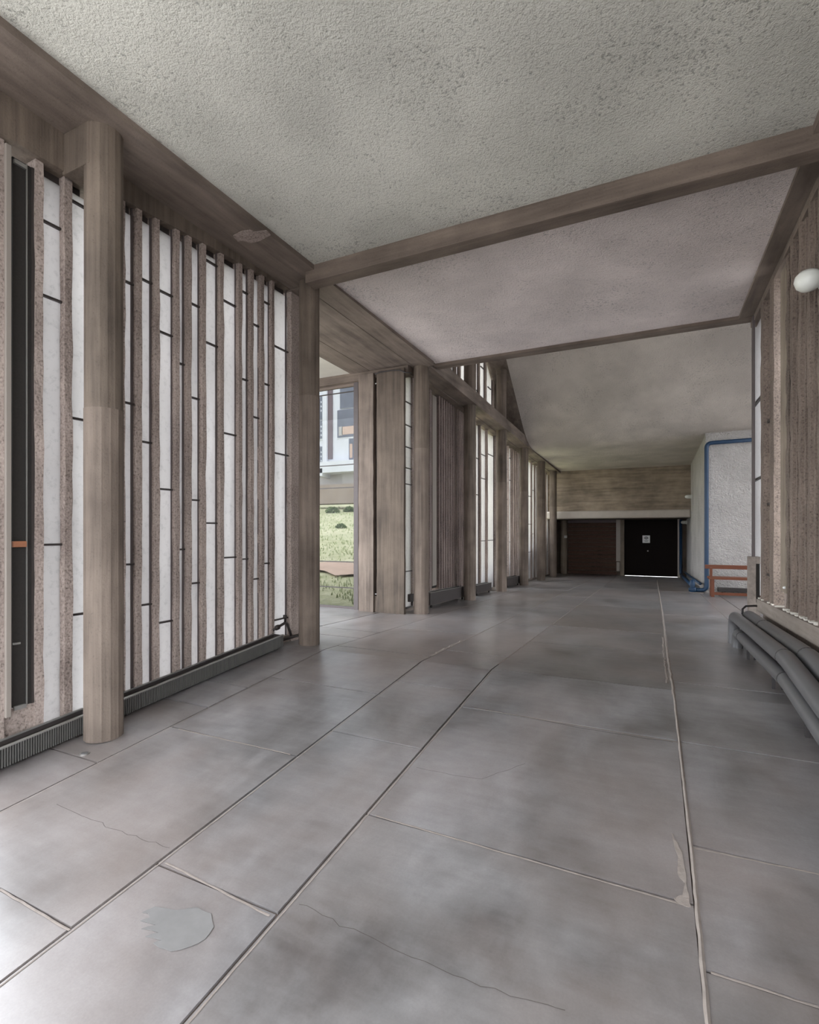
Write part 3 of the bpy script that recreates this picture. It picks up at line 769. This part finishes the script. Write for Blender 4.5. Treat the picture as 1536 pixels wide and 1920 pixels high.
# end post of the right wall with a black gap
yq = 6.95
e = tag(empty('end_post', XR - 0.1, yq, fz(yq)), 'short concrete end post with black gap beside the low sill', 'post')
pxl, pxr = onY(1405, 1000, yq)[0], onY(1418, 1000, yq)[0]; pxe = onY(1426, 1000, yq)[0]
zt_ = onY(1415, 1044, yq)[2]; zg = onY(1415, 1057, yq)[2]; zgb = onY(1415, 1130, yq)[2]
MB().box(pxl, pxr, yq, yq + 0.14, fz(yq), zt_).build('shaft', 'sill', e, bevel=0.004)
MB().box(pxr + 0.001, pxe, yq, yq + 0.14, zg, zt_).build('cap', 'sill', e)
MB().box(pxr + 0.001, pxe, yq + 0.03, yq + 0.05, zgb, zg).build('gap_shade', 'mesh', e)  # black sheet standing in for the shade inside the gap
MB().box(pxr + 0.001, pxe, yq, yq + 0.14, fz(yq), zgb).build('foot', 'sill', e)

# ------------------------------------------------------------------ plastered block by the bench and far end
tag(MB().ybox(XBOX, 3.6, YBOX, 21.4, lambda y: fz(y) - 0.05, lambda y: zflat(y) + 0.1).build('wall_block', 'box', bevel=0.03), kind='structure')
w11 = tag(empty('window_11', 3.6, 10.5, fz(10.5)), kind='structure')  # unseen window, added and shaped to set the daylight reaching the hall
for k in range(12):
    y0 = 7.3 + 0.55 * k
    MB().ybox(3.5, 3.66, y0, y0 + 0.08, lambda y: fz(y), 2.6).build('fin', 'fin', w11)
    if k % 2 == 0: MB().ybox(3.60, 3.606, y0 + 0.08, min(y0 + 0.55, 13.88), lambda y: fz(y), 2.6).build('pane', 'glass', w11)
for k in range(6):
    y0 = 7.3 + 1.08 * k
    MB().ybox(3.60, 3.606, y0, y0 + 1.06, 2.62, lambda y: max(2.63, zslab(y))).build('pane', 'glass', w11)
tag(MB().box(1.5, 3.6, 7.0, 7.14, fz(7.1) - 0.05, 2.66).build('wall_recess_near', 'box'), kind='structure')
# far fascia with ledge
tag(MB().box(-3.75, XBOX, YFAS, YFAS + 0.3, 0.70, zflat(YFAS) + 0.1).build('wall_fascia', 'fascia'), kind='structure')
tag(MB().box(-3.75, XBOX + 0.0, YFAS - 0.14, YFAS + 0.25, 0.52, 0.79).build('trim_9', 'ledge', bevel=0.05), kind='structure')
tag(MB().box(-3.75, XBOX, YFAS + 0.25, 21.4, 0.53, 0.7).build('ceiling_recess', 'beam_x'), kind='structure')
# end wall with planks, posts and the double door
dx0, dx1 = onY(1171.5, 1000, YEND)[0], onY(1272.5, 1000, YEND)[0]
bx0, bx1 = onY(1065, 1000, YEND)[0], onY(1155, 1000, YEND)[0]
ze = fz(YEND)
wend = MB(); wend.box(-3.75, -3.55, YFAS, YEND + 0.02, ze - 0.1, 0.7); wend.box(-3.75, bx0, YEND + 0.02, YEND + 0.25, ze - 0.1, 0.7)
wend.box(bx0, dx0, YEND + 0.085, YEND + 0.25, ze - 0.1, 0.7)
wend.box(dx1, XBOX, YEND + 0.02, YEND + 0.25, ze - 0.1, 0.7)
wall_end = tag(wend.build('wall_end', 'pier_dark'), kind='structure')
zt_p = onY(1110, 980, YEND)[2]; npl = 13
for k in range(npl):
    a = ze + (zt_p - ze) * k / npl; c = ze + (zt_p - ze) * (k + 1) / npl
    MB().box(bx0, bx1 + 0.02, YEND + 0.0 + random.uniform(0, 0.02), YEND + 0.075, a + 0.02, c - 0.02).build('plank', 'plank', wall_end, bevel=0.01)
MB().box(bx0, bx1, YEND - 0.03, YEND + 0.07, zt_p, 0.53).build('lintel_board', 'fac_purple', wall_end)
xs = onY(1057.5, 1000, YEND - 0.1)[0]
tag(MB().cyl(xs, YEND - 0.15, ze, 0.53, 0.13, seg=16).build('end_column', 'post'), 'short pale round column under the ledge beside the brown planks', 'column')
x0_, x1_ = onY(1156, 1000, YEND)[0], onY(1171, 1000, YEND)[0]
e = tag(empty('door_post', (x0_ + x1_) / 2, YEND - 0.1, ze), 'pale concrete post with grey conduit between brown planks and black door', 'post')
MB().box(x0_ + 0.14, x1_, YEND - 0.12, YEND + 0.018, ze, 0.53).build('post_body', 'post', e, bevel=0.01)
MB().box(x0_, x0_ + 0.15, YEND - 0.16, YEND - 0.02, onY(1163, 1052, YEND)[2], 0.53).build('conduit_box', 'ledge', e)
MB().box(x0_ + 0.01, x0_ + 0.13, YEND - 0.15, YEND - 0.03, onY(1163, 1071, YEND)[2], onY(1163, 1053.5, YEND)[2]).build('conduit_end', 'ledge', e, bevel=0.02)
dr = tag(empty('door_1', (dx0 + dx1) / 2, YEND, ze), kind='structure')
dm = onY(1209.5, 1000, YEND)[0]
zdb = ze + 0.012
MB().box(dx0 - 0.03, dm - 0.002, YEND, YEND + 0.05, zdb, 0.54).build('door_leaf', 'door', dr)
MB().box(dm + 0.002, dx1 - 0.0, YEND, YEND + 0.05, zdb, 0.54).build('door_leaf', 'door', dr)
MB().box(dm - 0.03, dm + 0.02, YEND - 0.02, YEND - 0.001, ze + 0.01, 0.54).build('meeting_strip', 'door', dr)
hp = onY(1215, 1033, YEND - 0.03)
MB().lathe(hp, (0, -1, 0), [(-0.03, 0.012), (0, 0.012), (0.012, 0.03), (0.035, 0.03), (0.042, 0.01)], 14).build('door_knob', 'cap', dr, smooth=True)
MB().box(dx1 - 0.03, dx1 + 0.05, YEND - 0.06, YEND + 0.02, ze, 0.53).build('door_frame', 'ledge', dr)
# notice on the door
nx0, nz1, nx1, nz0 = onY(1205, 1004, YEND - 0.05)[0], onY(1205, 1004, YEND - 0.05)[2], onY(1219, 1018, YEND - 0.05)[0], onY(1219, 1018, YEND - 0.05)[2]
e = tag(empty('notice_sign', (nx0 + nx1) / 2, YEND - 0.03, nz0), 'small white notice with black oval emblem on the black double door', 'sign')
MB().box(nx0, nx1, YEND - 0.03, YEND - 0.021, nz0, nz1).build('plate', 'white', e)
cx, cz = (nx0 + nx1) / 2, nz0 + (nz1 - nz0) * 0.66; ww = nx1 - nx0
ov = [(cx + ww * 0.27 * math.cos(t), YEND - 0.032, cz + ww * 0.18 * math.sin(t)) for t in [2 * math.pi * k / 28 for k in range(28)]]
MB().quadbox(ov, [(x, y - 0.002, z) for x, y, z in ov]).build('oval_emblem', 'ink', e)
MB().box(cx - ww * 0.17, cx + ww * 0.17, YEND - 0.0365, YEND - 0.0345, cz - 0.014, cz + 0.014).build('oval_bar', 'white', e)
for zz, l in ((0.30, 0.26), (0.20, 0.22)):
    MB().box(cx - ww * l, cx + ww * l, YEND - 0.033, YEND - 0.0305, nz0 + (nz1 - nz0) * zz - 0.006, nz0 + (nz1 - nz0) * zz + 0.006).build('print_line', 'joint', e)

# ------------------------------------------------------------------ blue pipes
e = tag(empty('blue_pipe', XBOX, YBOX - 0.1, fz(YBOX)), 'blue heating pipe rising in front of the white rendered block by the bench', 'pipe')
yp_ = YBOX - 0.07; r_ = 0.047
pb = onY(1325, 1111, yp_); pt = onY(1325, 831, yp_); pr = onY(1410, 826, yp_)
zlow = fz(yp_) + 0.07
p_right = (3.4, yp_, pt[2] + 0.02)
p_low = onY(1304, 1106, yp_)
path = [p_right] + elbow(p_right, (pt[0], yp_, pt[2]), (pb[0], yp_, zlow), 0.12)
path += elbow((pb[0], yp_, pt[2]), (pb[0], yp_, zlow), (p_low[0], yp_, zlow), 0.12) + [(p_low[0], yp_, zlow)]
MB().tube(path, r_, 14).build('riser', 'blue', e, smooth=True)
xw = XBOX - 0.07
MB().tube([(xw - 0.13, yp_ - 0.02, zlow), (xw - 0.13, 20.9, fz(20.9) + 0.12)], 0.045, 12).build('low_run', 'blue', e, smooth=True)
MB().tube([(xw - 0.02, yp_ + 0.3, zlow + 0.12), (xw - 0.02, 20.9, fz(20.9) + 0.22)], 0.03, 12).build('upper_run', 'blue', e, smooth=True)
MB().lathe((p_low[0] + 0.02, yp_, zlow), (-1, 0, 0), [(0, 0.05), (0.02, 0.075), (0.10, 0.075), (0.13, 0.045), (0.16, 0.045)], 16).build('valve_body', 'blue', e, smooth=True)
MB().lathe((p_low[0] - 0.06, yp_, zlow), (0, 0, 1), [(-0.11, 0.05), (-0.03, 0.06), (0.06, 0.05), (0.12, 0.06), (0.24, 0.05)], 16).build('valve_stem', 'blue', e, smooth=True)
MB().tube([(xw - 0.13, 20.9, fz(20.9) + 0.12), (xw - 0.13, 21.05, fz(21) + 0.3), (xw - 0.13, 21.05, 0.5)], 0.05, 12).build('far_riser', 'blue', e, smooth=True)
MB().ybox(xw - 0.26, xw + 0.02, yp_ - 0.12, yp_ + 0.1, lambda y: fz(y), lambda y: fz(y) + 0.015).build('mortar_pad', 'mortar', e)

# ------------------------------------------------------------------ bench and heater below
yb0 = 12.8
xbl = onY(1334, 1000, yb0)[0]; zf_ = fz(yb0 + 0.2)
e = tag(empty('wooden_bench', xbl + 0.8, yb0 + 0.2, zf_), 'red-brown wooden bench against the white rendered block', 'bench')
zsx = onY(1334, 1082, yb0)[2]
XBR = 2.75
MB().box(xbl - 0.05, XBR, yb0, yb0 + 0.36, zsx - 0.05, zsx).build('seat', 'bench', e, bevel=0.006)
zb1, zb0 = onY(1334, 1059, yb0 + 0.36)[2], onY(1334, 1066.5, yb0 + 0.36)[2]
MB().box(xbl - 0.09, XBR, yb0 + 0.36, yb0 + 0.40, zb0, zb1).build('backrest', 'bench', e, bevel=0.005)
for x in (xbl, XBR - 0.15):
    MB().box(x, x + 0.06, yb0 + 0.02, yb0 + 0.08, fz(yb0), zsx - 0.05).build('leg', 'bench', e, bevel=0.004)
    MB().box(x, x + 0.05, yb0 + 0.31, yb0 + 0.36, fz(yb0 + 0.33), zb0 + 0.03).build('leg', 'bench', e, bevel=0.004)
zs_ = onY(1380, 1115, yb0)[2]
MB().box(xbl + 0.06, XBR - 0.15, yb0 + 0.03, yb0 + 0.07, zs_ - 0.03, zs_ + 0.03).build('stretcher', 'bench', e, bevel=0.004)
yh = YBOX - 0.2
xh = onY(1347, 1000, yh)[0]; zh1 = onY(1347, 1102, yh)[2]
e = tag(empty('convector_heater', xh + 0.7, yh, fz(yh)), 'low dark convector heater under the wooden bench', 'heater')
MB().box(xh, 2.8, yh, YBOX - 0.02, fz(yh) + 0.06, zh1).build('casing', 'heater_dark', e, bevel=0.004)
for x in (xh + 0.1, 2.6): MB().box(x, x + 0.05, yh + 0.04, yh + 0.1, fz(yh), fz(yh) + 0.06).build('foot', 'metal_dark', e)

# ------------------------------------------------------------------ heaters under the left windows
def heater(y0, y1, label, ribs=True, xf=-3.30, xb=-3.43, h=0.108, lift=0.02, group=None):
    e = tag(empty('convector_heater', (xf + xb) / 2, (y0 + y1) / 2, fz((y0 + y1) / 2)), label, 'heater', group)
    zb = lambda y: fz(y) + lift; zt = lambda y: fz(y) + lift + h
    MB().ybox(xf - 0.012, xf - 0.018, y0, y1, zb, zt).build('front_sheet', 'heater_dark', e)
    MB().ybox(xb, xb + 0.006, y0, y1, zb, zt).build('back_sheet', 'heater_dark', e)
    MB().ybox(xb + 0.01, xf - 0.02, y0, y1, lambda y: zt(y) - 0.035, lambda y: zt(y) - 0.025).build('top_grille', 'metal_dark', e)
    MB().ybox(xf - 0.018, xf + 0.002, y0, y1, lambda y: zt(y), lambda y: zt(y) + 0.008).build('front_rim', 'heater_rim', e)
    MB().ybox(xb - 0.002, xb + 0.014, y0, y1, lambda y: zt(y), lambda y: zt(y) + 0.008).build('back_rim', 'heater_rim', e)
    for y in (y0, y1): MB().ybox(xb, xf - 0.01, y - 0.003, y + 0.003, zb, zt).build('end_cap', 'heater_dark', e)
    if ribs:
        rb = MB(); n = int((y1 - y0) / 0.0135)
        for i in range(n):
            y = y0 + (i + 0.2) * (y1 - y0) / n
            rb.ybox(xf - 0.012, xf, y, y + 0.0065, zb, zt)
        tag(rb.build('ribs', 'heater', e), kind='stuff')
    else:
        MB().ybox(xf - 0.012, xf, y0, y1, zb, zt).build('plain_front', 'heater_dark', e)
    k = max(2, int((y1 - y0) / 0.7))
    for i in range(k):
        y = y0 + 0.1 + (y1 - y0 - 0.2) * i / (k - 1)
        MB().ybox(xf - 0.05, xf - 0.02, y, y + 0.03, lambda q: fz(q), lambda q: fz(q) + lift).build('foot', 'metal_dark', e)
    return e
heater(-1.0, 2.1, 'ribbed grey convector heater under the vent flap, before the first column')
heater(2.24, 3.99, 'ribbed grey convector heater under the big bay of frosted fins, with valve')
ph = onX(528, 1178, -3.45)
e = tag(empty('heater_valve', -3.45, 4.0, fz(4.0)), 'brown heater valve with bent pipe next to the vestibule column', 'valve')
z0 = fz(4.05)
MB().tube([(-3.44, 3.995, z0 + 0.16), (-3.44, 4.08, z0 + 0.18), (-3.44, 4.17, z0 + 0.20)] + elbow((-3.44, 4.1, z0 + 0.2), (-3.44, 4.22, z0 + 0.205), (-3.44, 4.25, z0 + 0.05), 0.05) + [(-3.42, 4.26, z0 + 0.05)], 0.014, 10).build('bent_pipe', 'metal_dark', e, smooth=True)
MB().lathe((-3.44, 4.06, z0 + 0.175), (0, 1, 0.1), [(-0.03, 0.016), (-0.02, 0.026), (0.02, 0.026), (0.03, 0.016)], 12).build('valve_body', 'metal_dark', e, smooth=True)
MB().lathe((-3.44, 4.18, z0 + 0.20), (0, 0, 1), [(0, 0.01), (0.05, 0.01), (0.055, 0.02), (0.085, 0.02)], 12).build('valve_knob', 'metal_dark', e, smooth=True)
MB().tube([(-3.40, 4.0, z0 + 0.05), (-3.38, 4.15, z0 + 0.055), (-3.38, 4.4, z0 + 0.055)], 0.016, 10).build('return_pipe', 'metal_dark', e, smooth=True)
heater(YX(806, -3.31), YX(872, -3.31), 'plain dark convector heater under the dense purple-brown fins', False, h=0.2, lift=0.05)
heater(YX(893, -3.31), YX(921, -3.31), 'plain dark convector heater under the two wide frosted panes', False, h=0.17, lift=0.05)
heater(YX(951, -3.31), YX(974, -3.31), 'plain dark convector heater between the fifth and sixth columns', False, h=0.2, lift=0.05)
# black junction box near the third column
q = onX(774, 1125, -3.45)
e = tag(empty('junction_box', -3.45, q[1], fz(q[1])), 'small dark valve box at the foot of the narrow glass strip', 'box')
MB().box(-3.44, -3.50, q[1] - 0.1, q[1] + 0.12, q[2] - 0.02, q[2] + 0.1).build('casing', 'metal_dark', e, bevel=0.004)
MB().tube([(-3.46, q[1], q[2] - 0.02), (-3.46, q[1], fz(q[1]) + 0.06), (-3.46, q[1] - 0.3, fz(q[1]) + 0.06)], 0.015, 8).build('pipe', 'metal_dark', e, smooth=True)

# ------------------------------------------------------------------ grey heating pipes along the right wall
e = tag(empty('grey_pipe_run', 0.85, 4.5, fz(4.5)), 'three fat grey heating pipes running low along the dense fin wall', 'pipe')
def prun(x, h, r, yend, name, down=True):
    ys = [-3.5, YB, yend]
    pts = [(x, ys[0], fz(ys[0]) + h)]
    pts += elbow((x, ys[0], fz(ys[0]) + h), (x, YB, fz(YB) + h), (x, yend, fz(yend) + h), 0.12)
    pts += elbow((x, YB, fz(YB) + h), (x, yend, fz(yend) + h), (x, yend, fz(yend)), min(0.13, h * 0.7))
    pts.append((x, yend, fz(yend) + 0.0))
    smooth_by_angle(MB().tube(pts, r, 18).build(name, 'pipe', e), 60)
prun(0.80, 0.30, 0.055, 6.52, 'upper_pipe'); prun(0.925, 0.315, 0.062, 6.52, 'upper_pipe'); prun(0.80, 0.155, 0.05, 6.25, 'lower_pipe')
def pband(x, h, r, y):
    sl = S_FAR if y > YB else S_NEAR
    MB().lathe((x, y, fz(y) + h), (0, 1, sl), [(-0.006, r + 0.002), (0.006, r + 0.002)], 20).build('band', 'band', e)
pband(0.80, 0.155, 0.05, 5.95); pband(0.80, 0.155, 0.05, 4.13); pband(0.80, 0.30, 0.055, 4.15); pband(0.925, 0.315, 0.062, 5.6); pband(0.925, 0.315, 0.062, 4.15)
for y in (5.6, 4.5, 3.6):
    MB().box(0.845, 0.86, y, y + 0.02, fz(y), fz(y) + 0.25).build('stand', 'band', e)
    MB().box(0.79, 0.81, y, y + 0.02, fz(y), fz(y) + 0.105).build('stand', 'band', e)
hz = fz(6.6) + 0.375
hp_ = [(1.09, 6.66, hz + 0.03), (1.0, 6.63, hz + 0.035), (0.92, 6.6, hz + 0.03), (0.885, 6.56, hz + 0.0), (0.88, 6.53, hz - 0.05)]
tag(MB().tube(hp_, 0.011, 8).build('black_hose', 'hose', smooth=True), 'thin black hose bent from the end post onto the grey pipes', 'hose')

# ------------------------------------------------------------------ lamps, drain cap
p = onX(1538, 525, XR - 0.01)
e = tag(empty('wall_lamp', p[0], p[1], p[2]), 'white opal bowl lamp on the dense fin wall', 'lamp')
MB().lathe((XR + 0.02, p[1], p[2]), (-1, 0, 0), [(0, 0.06), (0.03, 0.06)], 20).build('base', 'white', e)
MB().lathe((XR - 0.075, p[1], p[2]), (0, 0, 1), [(0.075, 0.02), (0.07, 0.055), (0.045, 0.078), (0.01, 0.085), (-0.03, 0.072), (-0.055, 0.045), (-0.066, 0.012)], 28).build('bowl', 'lampw', e, smooth=True)
for i, (u, v, lab) in enumerate(((1286, 931.5, 'small white wall lamp beside the far concrete fascia'), (1277, 979.5, 'small white wall lamp by the black double door'))):
    yy = YFAS - 0.6 if i == 0 else YEND - 0.35
    q = onY(u, v, yy)
    e = tag(empty('wall_lamp', XBOX, yy, q[2]), lab, 'lamp')
    MB().lathe((XBOX + 0.005, yy, q[2]), (-1, 0, 0), [(0, 0.07), (0.04, 0.07)], 16).build('base', 'white', e)
    MB().lathe((XBOX - 0.035, yy, q[2]), (-1, 0, 0), [(0, 0.065), (0.1, 0.062), (0.15, 0.045), (0.17, 0.01)], 16).build('globe', 'lampw', e, smooth=True)
q = onF(159, 1413)
e = tag(empty('drain_cap', q[0], q[1], q[2]), 'small round metal drain cap in the floor beside the first column', 'drain cap')
MB().cyl(q[0], q[1], q[2] - 0.01, q[2] + 0.004, 0.028, 0.027, 20).build('rim', 'cap', e)
MB().cyl(q[0], q[1], q[2] + 0.004, q[2] + 0.006, 0.02, 0.019, 20).build('lid', 'pipe', e)
# socket on the end column
q = onY(1061, 1006.5, YEND - 0.3)
tag(MB().box(q[0] - 0.06, q[0] + 0.05, YEND - 0.32, YEND - 0.27, q[2] - 0.05, q[2] + 0.05).build('light_switch', 'white', bevel=0.01), 'small white light switch on the short pale end column', 'switch')

# ------------------------------------------------------------------ outside: meadow, path, building
def gz(x, y):
    d = math.hypot(x + 3.6, y - 7.0)
    return -1.36 + 0.108 * max(0, d - 0.5) + 0.12 * math.sin(x * 0.7) * math.cos(y * 0.5) * min(1, d / 10)
gm = MB(); N = 46
xs_ = [-3.8 - 50 * (i / N) ** 1.4 for i in range(N + 1)]; ys_ = [7.06 + 60 * (i / N) ** 1.2 for i in range(N + 1)]
gm.v = [(x, y, gz(x, y)) for x in xs_ for y in ys_]
gm.f = [(i * (N + 1) + j, (i + 1) * (N + 1) + j, (i + 1) * (N + 1) + j + 1, i * (N + 1) + j + 1) for i in range(N) for j in range(N)]
meadow = tag(gm.build('meadow', 'meadow', smooth=True), 'sloping green meadow seen through the clear vestibule glass', 'meadow', kind='structure')
pm = MB()
for i in range(25):
    t = i / 24; x = -16 + 11.5 * t; y = 10.2 + 0.12 * (x + 8)
    for dy in (-0.6 - 0.3 * math.sin(i * 2.3), 0.45 + 0.35 * math.cos(i * 1.7)):
        pm.v.append((x, y + dy, gz(x, y + dy) + 0.06))
pm.f = [(2 * i, 2 * i + 1, 2 * i + 3, 2 * i + 2) for i in range(24)]
tag(pm.build('dirt_path', 'earth'), 'bare reddish earth path crossing the meadow', 'path', kind='structure')
gb = MB()
for k in range(9000):
    d = 0.3 + 30 * random.random() ** 1.6; a = random.uniform(math.radians(96), math.radians(150))
    x, y = -3.0 + d * math.cos(a) * 1.0, 6.6 + d * math.sin(a)
    if y < 7.2 or x > -4.2: continue
    yc = 10.2 + 0.12 * (x + 8)
    if abs(y - yc) < 0.75: continue
    z = gz(x, y); h = random.uniform(0.04, 0.11); w_ = 0.012 + 0.0018 * d
    t = random.uniform(0, 6.28); lx, ly = 0.35 * h * math.cos(t), 0.35 * h * math.sin(t); px, py = w_ * math.sin(t), -w_ * math.cos(t)
    n = len(gb.v)
    gb.v += [(x - px, y - py, z - 0.02), (x + px, y + py, z - 0.02), (x + lx, y + ly, z + h)]; gb.f.append((n, n + 1, n + 2))
tag(gb.build('grass_blades', 'blade', meadow), kind='stuff')
def bush(x, y, r, label):
    mb = MB()
    for k in range(220):
        a, b_ = random.uniform(0, 6.28), math.acos(random.uniform(0, 1)); rr = r * random.uniform(0.55, 1.0)
        c = Vector((x + rr * math.cos(a) * math.sin(b_), y + rr * math.sin(a) * math.sin(b_), gz(x, y) + rr * 0.8 * math.cos(b_)))
        d = Vector((random.gauss(0, 1), random.gauss(0, 1), random.gauss(0, 1))).normalized() * r * 0.2
        f_ = d.cross(Vector((random.gauss(0, 1), random.gauss(0, 1), random.gauss(0, 1)))).normalized() * r * 0.12
        n = len(mb.v); mb.v += [tuple(c - d), tuple(c + f_), tuple(c + d), tuple(c - f_)]; mb.f.append((n, n + 1, n + 2, n + 3))
    tag(mb.build('bush', 'bush'), label, 'bush', 'bushes on the meadow slope')
for (u, w_, r, lab) in ((624, 33, 0.5, 'dark green bush on the slope below the white building'), (655, 34, 0.45, 'dark green bush on the slope below the brown facade beam, nearer the jamb'), (640, 22, 0.25, 'low scrubby bush half way up the meadow')):
    r0 = ray(u); bush(r0[0] * w_, r0[1] * w_, r, lab)
tag(MB().box(-120, 120, -120, 160, -2.3, -2.1).build('ground', 'bounce_grey'), kind='structure')  # unseen ground, made pale grey so the light it bounces isn't green
# white building across the meadow
YF = 30.0
def FB(parent, name, m, u0, u1, v0, v1, dy0=0.0, dy1=0.3):
    a = onY(u0, v0, YF); c = onY(u1, v1, YF)
    return MB().box(a[0], c[0], YF + dy0, YF + dy1, a[2], c[2]).build(name, m, parent)
p0 = onY(633, 917, YF)
e = tag(empty('white_building', p0[0], YF, p0[2]), 'white concrete building wing with dark windows above a brown beam', 'building')
FB(e, 'wall', 'fac_white', 500, 760, 560, 880, 0.25, 0.6)
FB(e, 'lower_wall', 'fac_grey', 500, 760, 874, 917, 0.5, 2.0)
FB(e, 'ground_beam', 'fac_beam', 470, 790, 917, 940, -0.4, 0.8)
FB(e, 'floor_slab', 'fac_white', 606, 760, 868, 879, -0.5, 0.3)
brk = onY(606, 880, YF); 
MB().quadbox([(brk[0], YF - 0.5, brk[2]), (brk[0], YF + 0.6, brk[2]), (brk[0], YF + 0.6, onY(606, 897, YF)[2]), (brk[0], YF - 0.5, onY(606, 894, YF)[2])],
             [(brk[0] + 0.28, YF - 0.5, brk[2]), (brk[0] + 0.28, YF + 0.6, brk[2]), (brk[0] + 0.28, YF + 0.6, onY(606, 897, YF)[2]), (brk[0] + 0.28, YF - 0.5, onY(606, 894, YF)[2])]).build('bracket', 'fac_white', e)
FB(e, 'balcony_underside', 'fac_grey', 638, 760, 880, 915, 0.2, 0.5)
FB(e, 'pilaster', 'fac_white', 608, 612.5, 560, 880, 0.0, 0.25)
FB(e, 'pilaster', 'fac_white', 604, 608, 560, 880, 0.08, 0.25)
FB(e, 'mauve_panel', 'fac_purple', 612.5, 620.5, 560, 860, 0.15, 0.25)
def win(u0, u1, v0, v1, extra=None):
    f_ = FB(e, 'window', 'fac_white', u0 - 1.2, u1 + 1.2, v0 - 1.5, v1 + 1.5, 0.12, 0.25)
    FB(f_, 'pane', 'fac_dark', u0, u1, v0, v1, 0.10, 0.119)
    return f_
win(636, 668, 700, 762)
f2 = win(631, 668, 769, 817); FB(f2, 'interior_shelf', 'fac_orange', 640, 668, 800, 812, 0.085, 0.099); FB(f2, 'interior_shelf', 'fac_grey', 634, 641, 800, 816, 0.085, 0.099)
f3 = win(653, 668, 822, 866); FB(f3, 'curtain', 'fac_orange', 654.5, 659.5, 832, 858, 0.085, 0.099)
FB(e, 'white_panel', 'fac_white', 632, 651, 822, 868, 0.16, 0.25)
for v0, v1 in ((744, 786), (790, 822), (838, 872)):
    fw = win(588, 602.5, v0, v1)
    for q in range(3): FB(fw, 'interior_shelf', 'fac_white', 600, 602, v0 + 8 + 8 * q, v0 + 11 + 8 * q, 0.085, 0.099)
for u0 in (676, 704, 732): win(u0, u0 + 20, 769, 817); win(u0, u0 + 20, 700, 762); win(u0, u0 + 20, 822, 866)
for u0 in (520, 548): win(u0, u0 + 20, 744, 786); win(u0, u0 + 20, 822, 866)
for u0 in (480, 780):
    a = onY(u0, 940, YF); gz_ = gz(a[0], YF)
    MB().box(a[0] - 0.2, a[0] + 0.2, YF - 0.2, YF + 0.4, gz_ - 0.3, a[2]).build('pillar', 'fac_beam', e)
